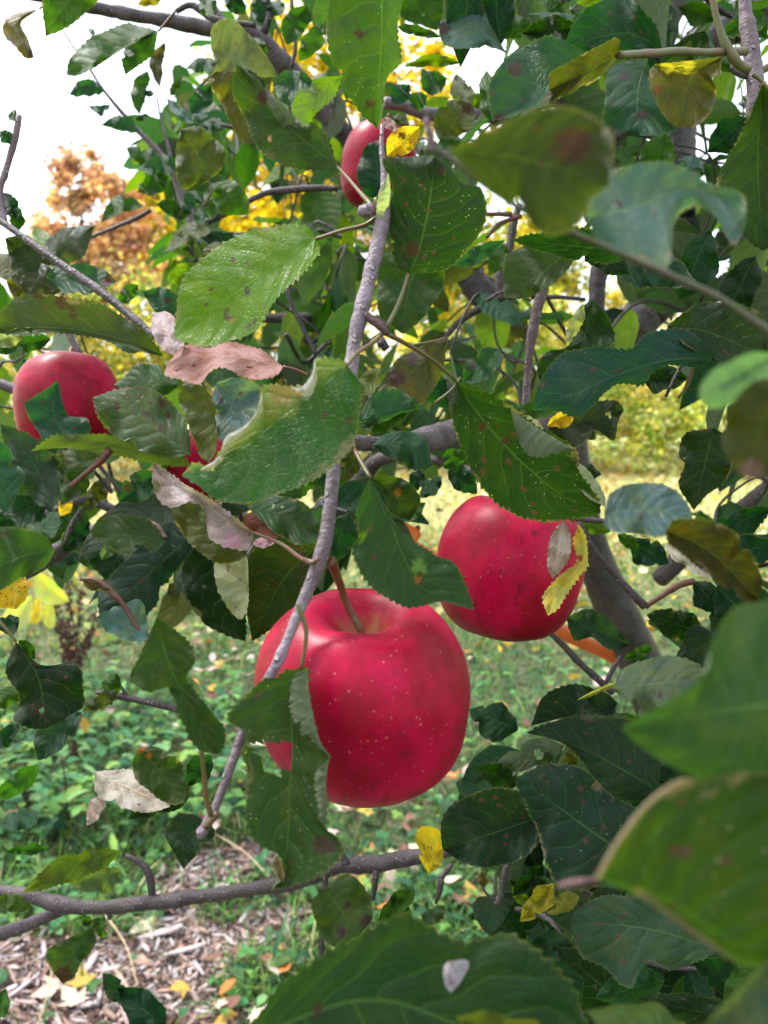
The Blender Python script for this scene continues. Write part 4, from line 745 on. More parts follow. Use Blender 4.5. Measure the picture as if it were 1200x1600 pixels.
# thin twigs that carry them: each runs through a chain of neighbouring leaf bases
VV, FC = [], []; P = np.array([tuple(t[0]) for t in TW]); left = set(range(len(P))); 
while len(left) > 4:
    cur = min(left); chain = [cur]; left.discard(cur)
    for _ in range(7):
        if not left: break
        L_ = np.array(sorted(left)); d = np.linalg.norm(P[L_] - P[chain[-1]], axis=1); i = int(np.argmin(d))
        if d[i] > .16: break
        chain.append(int(L_[i])); left.discard(int(L_[i]))
    if len(chain) >= 3:
        C = catmull(P[chain], len(chain) * 4); v, f = tube_arrays(C, np.linspace(.0022, .0009, len(C)), 5); st = len(VV); VV += v; FC += [tuple(st + q for q in g) for g in f]
obj('twigs', mesh('twigs', np.array(VV) - np.array(TREE_BASE), FC, M['dark_bark']), tree, TREE_BASE, 'stuff')
# ------------------------------------------------------------------ ground
def ground_mat():
    b = NB('grassy_ground'); tc = b.n('ShaderNodeTexCoord').outputs['Object']
    n1 = b.noise(tc, 1.3, 5, .6); n2 = b.noise(tc, 30, 5, .65); n3 = b.noise(tc, 9, 4, .6)
    c = b.mix(b.step(n2, .35, .65), (0.014, 0.022, 0.008), (0.06, 0.08, 0.025)); c = b.mix(b.step(n3, .48, .68, 0, .75), c, (0.14, 0.11, 0.065))
    dist = b.n('ShaderNodeVectorMath', {'operation': 'LENGTH'}, i0=tc).outputs['Value']
    far = b.mix(b.step(n2, .4, .62), (0.30, 0.34, 0.09), (0.60, 0.52, 0.22)); c = b.mix(b.step(dist, 3.0, 8.5, 0, .8), c, far)
    bp = b.n('ShaderNodeBump', Strength=.8, Distance=.02, Height=n2)
    return b.out(b.n('ShaderNodeBsdfPrincipled', Base_Color=c, Roughness=.9, Normal=bp))
M['ground'] = ground_mat()
gv, gf = [], []; ng = 90; rg = random.Random(9)
xs = np.r_[np.linspace(-260, -8, 12), np.linspace(-7, 7, 66), np.linspace(8, 260, 12)]; ys = np.r_[np.linspace(-60, -1, 6), np.linspace(0, 16, 74), np.linspace(18, 300, 10)]
for yv in ys:
    for xv in xs: gv.append((xv, yv, -.03 - .012 * math.sin(xv * 1.7 + yv) - .012 * math.sin(yv * 2.3 - xv * .7)))
W_ = len(xs); gf = [(j * W_ + i, j * W_ + i + 1, (j + 1) * W_ + i + 1, (j + 1) * W_ + i) for j in range(len(ys) - 1) for i in range(W_ - 1)]
obj('ground', mesh('ground', gv, gf, M['ground']), None, (0, 0, 0), 'structure')
def gz(x, y): return -.03 - .012 * math.sin(x * 1.7 + y) - .012 * math.sin(y * 2.3 - x * .7)

# mulch bed: where the wood chips lie
def chip_w(x, y):
    """1 inside the chip bed, 0 on the grass, judged on the ground (metres)."""
    e = .10 * math.sin(x * 9 + y * 5) + .07 * math.sin(y * 17 - x * 11)
    edge = -.18 - (y - 1.45) * .42 + e                      # right border
    return 1.0 if (x < edge and y < 2.16 + .35 * e + .25 * x * 0 and not (x < -.62 - e * .5 and y > 1.72)) else 0.0
mv, mf = [], []; n_ = 60
for j in range(n_):
    for i in range(n_):
        x, y = -1.9 + 2.3 * i / (n_ - 1), .2 + 2.1 * j / (n_ - 1); mv.append((x, y, gz(x, y) + .006 + .006 * math.sin(31 * x) * math.sin(27 * y)))
for j in range(n_ - 1):
    for i in range(n_ - 1):
        cx, cy = mv[j * n_ + i][:2]
        if chip_w(cx, cy): mf.append((j * n_ + i, j * n_ + i + 1, (j + 1) * n_ + i + 1, (j + 1) * n_ + i))
M['mulch'] = simple('mulch', (0.06, 0.04, 0.032), (0.22, 0.16, 0.14), 70, .9, 1.0, .01, 6)
obj('mulch_bed', mesh('mulch_bed', mv, mf, M['mulch']), None, (0, 0, 0), 'structure')

def tint_mat(name, rough=.75, trans=0.0, noise=120, bump=.4, grain=None):
    b = NB(name); a = b.n('ShaderNodeAttribute', {'attribute_name': 'tint'}).outputs['Color']; tc = b.n('ShaderNodeTexCoord').outputs['Object']
    nz = b.noise(tc, noise, 4, .6); c = b.mix(b.step(nz, .35, .7, 0, .6), a, b.mix(1.0, a, (.6, .58, .55), 'MULTIPLY'))
    bp = b.n('ShaderNodeBump', Strength=bump, Distance=.002, Height=nz); p = b.n('ShaderNodeBsdfPrincipled', Base_Color=c, Roughness=rough, Normal=bp); p.inputs['Specular IOR Level'].default_value = .12
    if not trans: return b.out(p)
    t = b.n('ShaderNodeBsdfTranslucent', Color=b.mix(1.0, c, (1.3, 1.3, .7), 'MULTIPLY')); return b.out(b.n('ShaderNodeMixShader', i0=trans, i1=p, i2=t))
def objcol_mat(name, rough=.7, trans=0.0, noise=90):
    b = NB(name); a = b.n('ShaderNodeObjectInfo').outputs['Color']; tc = b.n('ShaderNodeTexCoord').outputs['Object']
    nz = b.noise(tc, noise, 4, .65); n2 = b.noise(tc, noise * .3, 3, .6); c = b.mix(b.step(nz, .38, .68, 0, .55), a, b.mix(1.0, a, (.55, .42, .4), 'MULTIPLY')); c = b.mix(b.step(n2, .55, .75, 0, .45), c, (.16, .08, .04))
    bp = b.n('ShaderNodeBump', Strength=.5, Distance=.002, Height=nz); p = b.n('ShaderNodeBsdfPrincipled', Base_Color=c, Roughness=rough, Normal=bp)
    if not trans: return b.out(p)
    t = b.n('ShaderNodeBsdfTranslucent', Color=c); return b.out(b.n('ShaderNodeMixShader', i0=trans, i1=p, i2=t))
M['chip'] = tint_mat('wood_chip', .85, 0, 160, .8); M['chip_one'] = objcol_mat('weathered_chip', .85, 0, 140); M['litter'] = objcol_mat('fallen_leaf', .65, .2, 90); M['litter_mass'] = tint_mat('leaf_litter', .7, .2)
M['blade'] = tint_mat('grass_blade', .5, .3, 40, .1)
class Acc:
    def __init__(s): s.v, s.f, s.t = [], [], []
    def add(s, v, f, t):
        st = len(s.v); s.v += v; s.f += [tuple(st + i for i in q) for q in f]; s.t += [(*t[:3], 1)] * len(v)
    def build(s, name, mat, parent=None, kind='stuff', loc=(0, 0, 0), smooth=False):
        me = mesh(name, np.array(s.v) - np.array(loc), s.f, mat, smooth); c = me.color_attributes.new('tint', 'FLOAT_COLOR', 'POINT'); c.data.foreach_set('color', np.array(s.t, dtype=np.float32).ravel())
        return obj(name, me, parent, loc, kind)
CHIPC = [(.36, .27, .24), (.27, .18, .15), (.20, .125, .10), (.42, .35, .33), (.14, .085, .065), (.33, .22, .17), (.40, .36, .37), (.10, .06, .05), (.30, .26, .26)]
def chip_shape(l, w_, h, rg):
    n = 4; V = []
    for i in range(n):
        t = i / (n - 1) - .5; ww = w_ * (1 - .5 * (abs(t) * 2) ** 2) * rg.uniform(.75, 1.1); o = rg.uniform(-.1, .1) * w_; zc = .15 * l * (t * t) * rg.uniform(-.3, .6)
        V += [(t * l + rg.uniform(-.04, .04) * l, -ww / 2 + o, zc), (t * l + rg.uniform(-.04, .04) * l, ww / 2 + o, zc), (t * l, ww / 2 * .8 + o, zc + h), (t * l, -ww / 2 * .8 + o, zc + h)]
    F = [(3, 2, 1, 0), (12, 13, 14, 15)]
    for i in range(n - 1):
        for k in range(4): F.append((i * 4 + k, i * 4 + (k + 1) % 4, i * 4 + 4 + (k + 1) % 4, i * 4 + 4 + k))
    return V, F
rg = random.Random(21); A_ = Acc(); got = 0
while got < 15000:
    x, y = rg.uniform(-1.5, .25), rg.uniform(1.1, 2.3)
    if not chip_w(x + rg.gauss(0, .04), y + rg.gauss(0, .04)): continue
    got += 1; l = rg.choice((.008, .010, .013, .017, .022, .030)) * rg.uniform(.7, 1.3); v, f = chip_shape(l, l * rg.uniform(.18, .5), rg.uniform(.001, .003), rg)
    m = Matrix.Rotation(rg.uniform(0, 6.28), 3, 'Z') @ Matrix.Rotation(rg.gauss(0, .35), 3, 'Y') @ Matrix.Rotation(rg.gauss(0, .35), 3, 'X'); p = Vector((x, y, gz(x, y) + rg.uniform(.006, .02)))
    k = rg.choice(CHIPC); j = rg.uniform(.55, 1.5); A_.add([tuple(p + m @ Vector(q)) for q in v], f, (k[0] * j, k[1] * j, k[2] * j))
A_.build('wood_chips', M['chip'])
chips = []
for i in range(8):
    l = .055; v, f = chip_shape(l, l * rg.uniform(.14, .32), .004, rg); chips.append(mesh('wood_chip', v, f, M['chip_one'], False))
def big_chip(px, py, ang, s, k, label=None, group='large loose wood chips'):
    p = ground_at(px, py); z_ = gz(p.x, p.y) + .022; p = ground_at(px, py, z_); o = obj('wood_chip', rg.choice(chips), None, p, None, label or 'splinter of weathered wood lying loose on the mulch', 'wood chip', None if label else group)
    o.rotation_euler = (rg.gauss(0, .15), rg.gauss(0, .15), ang); o.scale = (s, s * rg.uniform(.8, 1.4), 1.0); j = rg.uniform(.85, 1.15); o.color = (k[0] * j, k[1] * j, k[2] * j, 1); return o
big_chip(35, 1543, .95, 1.5, (.36, .34, .37), 'long pale grey wood splinter near the lower left corner'); big_chip(250, 1458, .25, 1.9, (.40, .34, .33), 'long flat wood splinter right of the pale maple leaf'); big_chip(290, 1485, .35, 1.7, (.48, .42, .43), 'pale split stick pointing at the grass edge')
big_chip(142, 1505, 1.35, 1.1, (.45, .38, .38), 'pale upright splinter under the dark bare branch'); big_chip(190, 1532, -.75, 1.2, (.42, .33, .27), 'light brown splinter beside the yellow fallen leaf'); big_chip(168, 1516, .0, 1.0, (.44, .38, .36), 'broad pale chip right of the hanging green leaf')
for _ in range(60):
    for __ in range(40):
        px, py = rg.uniform(5, 440), rg.uniform(1345, 1598); p = ground_at(px, py)
        if chip_w(p.x, p.y): break
    else: continue
    big_chip(px, py, rg.uniform(0, 3.14), rg.uniform(.5, 1.0), rg.choice(CHIPC[:1] + CHIPC[3:4] + CHIPC[5:7] + [(.46, .4, .4), (.26, .18, .14)]))

# ------------------------------------------------------------------ grass and weeds
GR = [(.12, .24, .03), (.055, .16, .05), (.12, .26, .05), (.05, .17, .06), (.20, .34, .11), (.11, .26, .09), (.07, .19, .06), (.30, .30, .14)]
def blade(p, h, wv, rg, k, A):
    a = rg.uniform(0, 6.28); d = Vector((math.cos(a), math.sin(a), 0)); s = Vector((-d.y, d.x, 0)) * wv / 2; lean = rg.uniform(.25, 1.3); V = []
    for t, ww in ((0, 1.0), (.35, .9), (.7, .6)):
        c = p + d * (h * lean * t * t) + Vector((0, 0, h * t * (1 - .3 * lean * t))); V += [tuple(c - s * ww), tuple(c + s * ww)]
    V.append(tuple(p + d * h * lean + Vector((0, 0, h * (1 - .3 * lean))))); A.add(V, [(0, 1, 3, 2), (2, 3, 5, 4), (4, 5, 6)], k)
def tint_of(L_, rg): k = rg.choice(L_); j = rg.uniform(.45, 1.55); return (k[0] * j, k[1] * j, k[2] * j)
rg = random.Random(31); A_ = Acc(); got = 0
while got < 34000:
    y = 1.25 + 6.0 * rg.random() ** 1.7; x = rg.uniform(-.62, .62) * (y + .35)
    if chip_w(x, y) and rg.random() > .035: continue
    px, py, _ = project((x, y, 0))
    patch = math.sin(x * 3.1 + y * 2.2) + math.sin(x * 5.3 - y * 3.7 + 1)
    if patch < -.6 and rg.random() < .45: continue
    got += 1; s = 1 + max(0, y - 2.5) * .18; blade(Vector((x, y, gz(x, y) + .004)), rg.uniform(.025, .10) * (1 + .2 * s * .5), rg.uniform(.0028, .0075) * s, rg, tint_of(GR, rg), A_)
A_.build('grass', M['blade'])
# clover, ground ivy and dandelion leaves between the grass
M['weed'] = tint_mat('weed_leaf', .55, .25, 60, .3); rg = random.Random(41); A_ = Acc()
WC = [(.07, .17, .035), (.15, .26, .05), (.04, .13, .05), (.06, .18, .05), (.045, .15, .06), (.11, .24, .06), (.025, .085, .04), (.13, .25, .10)]
def leaflet(A, p, l, w_, a, pitch, k, rg):
    m = Matrix.Rotation(a, 3, 'Z') @ Matrix.Rotation(pitch, 3, 'X'); V = []
    for t, ww in ((0, .1), (.3, .85), (.6, 1), (.85, .6), (1, .05)):
        for s in (-1, 0, 1): V.append(tuple(p + m @ Vector((s * ww * w_ / 2, t * l, abs(s) * .18 * w_ * ww - .25 * l * t * t))))
    A.add(V, [(i * 3 + j, i * 3 + j + 1, i * 3 + 4 + j, i * 3 + 3 + j) for i in range(4) for j in range(2)], k)
got = 0
while got < 7500:
    y = 1.2 + 4.5 * rg.random() ** 1.4; x = rg.uniform(-.6, .55) * (y + .3)
    if chip_w(x, y) and rg.random() > .05: continue
    dense = x < -.19 * y and 2.08 < y < 3.3
    if not dense and rg.random() < .45: continue
    got += 1; k = tint_of(WC, rg); h = rg.uniform(.01, .07) * (2.4 if dense else 1); p = Vector((x, y, gz(x, y) + h)); l = rg.uniform(.014, .034) * (1.5 if dense else 1); kind = rg.random()
    if kind < .5:
        a0 = rg.uniform(0, 6.28)
        for q in range(3): leaflet(A_, p, l * .8, l * .75, a0 + q * 2.09, rg.uniform(-.2, .4), k, rg)
    elif kind < .85: leaflet(A_, p, l * 1.3, l * .9, rg.uniform(0, 6.28), rg.uniform(-.1, .8), k, rg)
    else: leaflet(A_, p, l * 2.6, l * .6, rg.uniform(0, 6.28), rg.uniform(0, .9), k, rg)
A_.build('ground_cover', M['weed'], smooth=True)

# ------------------------------------------------------------------ fallen leaves
def maple(rg, lobes=5, curl=.3):
    pts_ = []; base_a = -math.pi / 2
    for i, (r, a) in enumerate(((.10, -1.50), (.34, -1.05), (.26, -.72), (.66, -.42), (.36, -.10), (.50, .12), (.92, .48), (.44, .84), (.62, 1.02), (1.0, 1.57), (.62, 2.12), (.44, 2.30), (.92, 2.66), (.50, 3.02), (.36, 3.24), (.66, 3.56), (.26, 3.86), (.34, 4.19))):
        r *= rg.uniform(.88, 1.1); pts_.append((r * math.cos(a), r * math.sin(a)))
    f1, f2, c = rg.uniform(-1, 1), rg.uniform(-1, 1), curl * rg.uniform(.4, 1.4)
    hgt = lambda x, y: c * (x * x * f1 + y * y * f2 + .6 * x * y) + .04 * rg.uniform(-1, 1)
    V = [(0, 0, 0)] + [(x * .5, y * .5, hgt(x * .5, y * .5)) for x, y in pts_] + [(x, y, hgt(x, y) + c * .1) for x, y in pts_]; n = len(pts_); F = []
    for i in range(n):
        j = (i + 1) % n; F.append((0, 1 + i, 1 + j)); F.append((1 + i, 1 + n + i, 1 + n + j, 1 + j))
    s = len(V); V += [(-.015, -.1, .0), (.015, -.1, .0), (.01, -.9, .12), (-.01, -.9, .12)]; F.append((s, s + 1, s + 2, s + 3)); return V, F
def oval(rg):
    V, F = [], []; c, fo = rg.uniform(-.5, .8), rg.uniform(-.2, .7)
    for t, ww in ((0, .04), (.15, .5), (.35, .92), (.6, 1), (.82, .6), (1, .03)):
        for s in (-1, -.5, 0, .5, 1): V.append((s * ww * .55, t * 2 - 1, c * (t - .5) ** 2 * 1.6 + abs(s) * ww * fo * .5 + rg.uniform(-.05, .05)))
    F = [(i * 5 + j, i * 5 + j + 1, i * 5 + 6 + j, i * 5 + 5 + j) for i in range(5) for j in range(4)]; return V, F
rg = random.Random(51); MAP = [mesh('fallen_leaf', *maple(rg), M['litter']) for _ in range(7)]; OV = [mesh('fallen_leaf', *oval(rg), M['litter']) for _ in range(7)]
LC = {'yellow': (.58, .40, .06), 'orange': (.55, .20, .03), 'pale': (.62, .50, .42), 'brown': (.20, .10, .06), 'cream': (.66, .60, .42)}
LW = {'yellow': 'yellow fallen leaf lying in the grass', 'orange': 'orange fallen leaf lying in the grass', 'pale': 'pale pinkish dead leaf lying in the grass', 'brown': 'dull brown dead leaf lying in the grass', 'cream': 'cream coloured dead leaf lying in the grass'}
def litter(px, py, size, kind, label=None, m=None, rot=None, tilt=.25, lift=.03):
    p = ground_at(px, py, .0); p = ground_at(px, py, gz(p.x, p.y) + lift)
    o = obj('fallen_leaf', m or rg.choice(MAP if rg.random() < .55 else OV), None, p, None, label or LW[kind], 'fallen leaf', None if label else kind + ' fallen leaves in the grass')
    o.rotation_euler = (rg.gauss(0, tilt), rg.gauss(0, tilt), rg.uniform(0, 6.28) if rot is None else rot); o.scale = (size,) * 3; k = LC[kind]; j = rg.uniform(.8, 1.2); o.color = (k[0] * j, k[1] * j * rg.uniform(.85, 1.1), k[2] * j, 1); return o
litter(236, 1438, .058, 'cream', 'cream maple leaf on the wood chips under the dark bare branch', MAP[0], 2.4, .08, .025); litter(742, 1406, .055, 'yellow', 'yellow maple leaf in the grass below the large apple', MAP[1], .4, .2, .05); litter(578, 1332, .05, 'orange', 'rusty orange maple leaf behind the dark bare branch', MAP[2], 1.0, .2, .04)
litter(128, 1536, .042, 'yellow', 'orange yellow fallen leaf on the wood chips', MAP[3], .4, .2, .03); litter(88, 1540, .05, 'pale', 'pale pinkish maple leaf on the wood chips', MAP[4], 2., .2, .03); litter(120, 1565, .05, 'cream', 'creamy crumpled leaf at the bottom of the wood chips', MAP[5], 1., .3, .03); litter(260, 1325, .03, 'yellow', 'small golden leaf at the far edge of the wood chips', OV[1], 1., .2, .03)
litter(540, 1262, .045, 'cream', 'cream leaf in the grass just under the large apple', MAP[2], 1., .2, .04); litter(575, 1265, .042, 'yellow', 'pale yellow leaf in the grass just under the large apple', MAP[3], 2., .3, .05); litter(710, 1215, .045, 'orange', 'orange maple leaf in the grass right of the large apple', MAP[4], .5, .2, .05); litter(612, 1372, .036, 'cream', 'narrow cream leaf below the dark bare branch', OV[2], .2, .3, .05)
litter(133, 1132, .03, 'yellow', 'bright yellow leaf standing among the left weeds', OV[3], .2, .9, .22); litter(125, 1140, .03, 'brown', 'dark red brown leaf under the bright yellow one', OV[4], 1.2, .9, .2); litter(770, 1462, .035, 'orange', 'orange leaf at the bottom leaf edge', MAP[5], 1.3, .3, .04); litter(785, 1445, .03, 'yellow', 'small yellow leaf beside the orange leaf at the bottom', OV[5], .3, .3, .04); litter(357, 1560, .03, 'orange', 'small orange leaf at the grass edge near the chips', OV[0], .3, .3, .03)
litter(288, 1540, .035, 'yellow', 'amber leaf where chips and grass meet', MAP[0], 2.2, .3, .03); litter(900, 1055, .045, 'yellow', 'yellow maple leaf caught under the orange strap', MAP[6], .2, .7, .25); litter(940, 1065, .06, 'pale', 'greyish lavender dead leaf under the orange strap', OV[6], .4, .4, .1)
def spread(n, box, sizes, kinds, where):
    for _ in range(n):
        px, py = rg.uniform(box[0], box[2]), rg.uniform(box[1], box[3]); p = ground_at(px, py)
        k = rg.choice(kinds); o = litter(px, py, rg.uniform(*sizes), k, lift=rg.uniform(.045, .10)); o['label'] = LW[k].replace('in the grass', where); o['group'] = k + ' fallen leaves ' + where
K5 = ['yellow', 'orange', 'pale', 'pale', 'brown', 'cream', 'brown', 'pale']
spread(70, (0, 960, 420, 1330), (.018, .036), K5, 'among the weeds at the left'); spread(44, (300, 930, 420, 1250), (.02, .04), K5, 'in the grass left of the large apple'); spread(30, (490, 1240, 760, 1420), (.018, .04), K5, 'in the grass below the large apple'); spread(44, (730, 980, 960, 1210), (.02, .04), K5, 'in the grass below the right apple'); spread(40, (900, 820, 1100, 1010), (.025, .05), ['pale', 'pale', 'orange', 'yellow', 'brown', 'pale'], 'around the trunk at the right')
spread(18, (330, 1480, 480, 1600), (.018, .03), K5, 'at the edge of the wood chips')
# the leaves strewn over the far meadow
A_ = Acc(); FL = [(.62, .44, .06), (.55, .26, .06), (.66, .52, .26), (.64, .55, .36), (.34, .36, .10), (.5, .36, .2), (.40, .42, .12)]
for _ in range(8000):
    y = 3.8 + 12 * rg.random() ** .9; x = rg.uniform(-.62, .62) * y; s = rg.uniform(.02, .045) * (1 + y * .03); p = Vector((x, y, gz(x, y) + rg.uniform(.02, .07))); m = Euler((rg.gauss(0, .6), rg.gauss(0, .6), rg.uniform(0, 6.28))).to_matrix()
    A_.add([tuple(p + m @ Vector(q) * s) for q in ((0, -1, 0), (.6, -.2, .15), (.35, .5, .1), (0, 1, -.1), (-.45, .45, .1), (-.6, -.25, .2))], [(0, 1, 2, 3), (0, 3, 4, 5)], tint_of(FL, rg))
A_.build('leaf_litter', M['litter_mass'])
# ------------------------------------------------------------------ far meadow grass, shrubs and trees
rg = random.Random(61); A_ = Acc()
for _ in range(9000):
    y = 6 + 9 * rg.random(); x = rg.uniform(-.62, .62) * y; blade(Vector((x, y, gz(x, y))), rg.uniform(.05, .13), rg.uniform(.008, .016), rg, tint_of([(.14, .20, .05), (.20, .24, .07), (.32, .30, .12), (.10, .17, .05), (.4, .36, .18)], rg), A_)
A_.build('meadow_grass', M['blade'])
M['crown'] = tint_mat('autumn_leaf', .6, .45, 8, .1)
def crown_leaves(A, blobs, n, size, tints, rg, droop=.0):
    tot = sum(b[3] * b[3] for b in blobs)
    for bx, by, bz, br in blobs:
        sub = [(Vector((rg.gauss(0, 1), rg.gauss(0, 1), rg.gauss(0, 1))).normalized() * br * rg.uniform(.45, 1.0), rg.uniform(.16, .34) * br, tint_of(tints, rg)) for _ in range(16)]
        for _ in range(int(n * br * br / tot)):
            c, r, k = rg.choice(sub); r *= 1 if rg.random() < .6 else 2.2; d = Vector((rg.gauss(0, 1), rg.gauss(0, 1), rg.gauss(0, 1))).normalized() * r * rg.random() ** .4; p = Vector((bx, by, bz)) + c + d
            if p.z < .05: p.z = rg.uniform(.05, .5)
            s = size * rg.uniform(.6, 1.35); m = Euler((rg.gauss(.3, .7), rg.gauss(0, .7), rg.uniform(0, 6.28))).to_matrix(); kk = tint_of(tints, rg) if rg.random() < .5 else tuple(q * rg.uniform(.85, 1.15) for q in k)
            A.add([tuple(p + m @ Vector(q) * s) for q in ((0, -.6, 0), (.42, 0, .1), (0, .65, -.12), (-.42, .05, .1))], [(0, 1, 2, 3)], kk)
def bright(T, f): return [tuple(min(.8, q * f) for q in k) for k in T]
def tree_(name, x, y, blobs, n, size, tints, label, cat, stems, mat='dark_bark', seed=1, group=None):
    rg = random.Random(seed); t = empty(name, (x, y, gz(x, y)), label, cat, group); A = Acc(); crown_leaves(A, [(x + b[0], y + b[1], b[2], b[3]) for b in blobs], n, size, tints, rg); A.build('crown', M['crown'], t, None, (x, y, gz(x, y)))
    for (pth, r0, r1) in stems:
        C = catmull(np.array([(x + q[0], y + q[1], q[2]) for q in pth]), 16); v, f = tube_arrays(C, np.linspace(r0, r1, 16), 9); nm = 'trunk' if r0 > .05 else 'stem'
        obj(nm, mesh(nm, np.array(v) - np.array((x, y, gz(x, y))), f, M[mat]), t, (x, y, gz(x, y)))
    return t
def limbs(blobs, r, rg, h0=.0):
    S = []; base = blobs[0]
    S.append(([(0, 0, -.05), (.1, 0, base[2] * .5), (base[0] * .5, base[1] * .5, base[2])], r, r * .4))
    for b in blobs[1:]: S.append(([(.02, 0, base[2] * .35), (b[0] * .4, b[1] * .4, base[2] * .35 + (b[2] - base[2] * .35) * .6), (b[0], b[1], b[2] + b[3] * .3)], r * .55, r * .15))
    return S
YG = [(.36, .34, .05), (.25, .30, .05), (.5, .40, .05), (.18, .25, .05), (.48, .36, .12), (.30, .27, .1), (.12, .18, .04)]; YG = bright(YG, 1.5)
GO = [(.62, .48, .015), (.66, .54, .02), (.58, .40, .02), (.48, .44, .03), (.62, .50, .03)]; GO = bright(GO, 1.2)
OB = [(.46, .27, .19), (.40, .22, .17), (.52, .34, .22), (.26, .16, .15), (.48, .36, .20)]; OB = bright(OB, 1.6)
SH = [(.20, .27, .06), (.30, .33, .08), (.46, .38, .06), (.14, .20, .05), (.42, .30, .08), (.5, .46, .22), (.26, .32, .12)]; SH = bright(SH, 2.0)
bl = [(0, 0, 4.1, .8), (.6, .2, 3.3, 1.1), (-.3, .1, 3.1, .8), (.3, -.3, 4.9, .6), (.8, 0, 4.3, .7)]
tree_('autumn_tree', -5.75, 15.5, bl, 10500, .105, OB, 'russet orange tree rising behind the left shrubs against the white sky', 'tree', limbs(bl, .12, rg), seed=1)
bl = [(0, 0, 1.6, 1.2), (1.2, .2, 2.0, 1.3), (-1.3, .1, 1.5, 1.2), (2.2, 0, 1.7, 1.1), (.6, -.4, .9, 1.0), (-1.0, -.4, .7, .9), (2.0, -.4, .8, .9)]
tree_('shrub', -5.0, 12.5, bl, 12000, .085, YG, 'broad yellow green shrub below the russet tree', 'shrub', limbs(bl, .04, rg), seed=2)
bl = [(0, 0, 1.5, 1.1), (1.1, 0, 1.9, 1.2), (-.9, .2, 1.9, 1.1), (.2, -.3, .8, .9), (1.5, -.2, .9, .9)]
tree_('shrub', -1.6, 13.2, bl, 9000, .085, YG, 'yellow green shrub in the middle distance behind the main twig', 'shrub', limbs(bl, .04, rg), seed=3)
bl = [(0, 0, 6.2, 1.9), (-1.4, .2, 5.0, 1.6), (1.3, -.2, 5.2, 1.5), (.2, .2, 8.0, 1.7), (-1.0, 0, 7.0, 1.3), (1.5, .3, 7.2, 1.3), (-.6, -.4, 3.8, 1.2), (.9, -.2, 3.7, 1.1)]
tree_('maple_tree', -1.3, 16.5, bl, 14000, .14, GO, 'golden yellow maple glowing behind the top of the apple tree', 'tree', limbs(bl, .16, rg), seed=4)
bl = [(0, 0, 4.4, 1.5), (1.3, .2, 3.6, 1.2), (-1.2, 0, 3.5, 1.2), (.4, 0, 2.4, 1.2), (-1, .2, 2.1, 1.0)]
tree_('maple_tree', 2.4, 18.0, bl, 9000, .14, GO + YG, 'smaller yellow tree seen between the limbs right of centre', 'tree', limbs(bl, .12, rg), seed=5)
bl = [(0, 0, 5.2, 1.6), (-1.0, 0, 4.2, 1.3), (1.0, 0, 3.9, 1.4), (.2, 0, 2.6, 1.3)]
tree_('maple_tree', -4.2, 19.0, bl, 9000, .14, GO + YG[:3], 'yellow tree left of the golden maple', 'tree', limbs(bl, .12, rg), seed=6)
bl = [(0, 0, 1.0, .85), (.9, .1, 1.15, .9), (-.9, .1, .95, .8), (.4, -.2, .55, .6), (-.5, -.2, .5, .6), (1.6, .1, .9, .7)]
tree_('shrub', 4.0, 12.2, bl, 9000, .075, SH, 'leafy shrub with yellow leaves at the far edge of the meadow', 'shrub', limbs(bl, .03, rg), seed=7)
bl = [(0, 0, 2.2, 1.1), (1.0, .2, 1.8, 1.0), (-1.0, .1, 1.9, 1.0), (0, -.2, 1.0, .9)]
tree_('shrub', 4.9, 15.0, bl, 8000, .09, YG, 'taller yellow bush behind the leafy shrub on the right', 'shrub', limbs(bl, .04, rg), seed=8)
bl = [(0, 0, 1.1, .8), (.7, 0, 1.5, .9), (-.6, 0, 1.4, .8), (.2, 0, 2.3, .7)]
tree_('shrub', 1.9, 12.6, bl, 6000, .085, SH + YG, 'pale green bush between the limbs right of centre', 'shrub', limbs(bl, .04, rg), seed=9)
# a wood closing the view, far off
A_ = Acc(); bs = []
for i in range(34):
    x = -30 + i * 2.0; bs.append((x, rg.uniform(27, 33), rg.uniform(1.0, 2.6) if x < -8 else rg.uniform(1.5, 4.0), rg.uniform(1.5, 2.3)))
for i in range(30):   # unseen ring of crowns added round the viewer to block low sky
    a = math.radians(55 + i * 250 / 29); r = rg.uniform(8, 10); bs.append((r * math.sin(a), r * math.cos(a), rg.uniform(1.8, 4.4), rg.uniform(1.7, 2.3)))
crown_leaves(A_, bs, 24000, .2, YG + [(.4, .3, .12), (.2, .24, .1)], rg); A_.build('far_wood_and_sky_block', M['crown'])

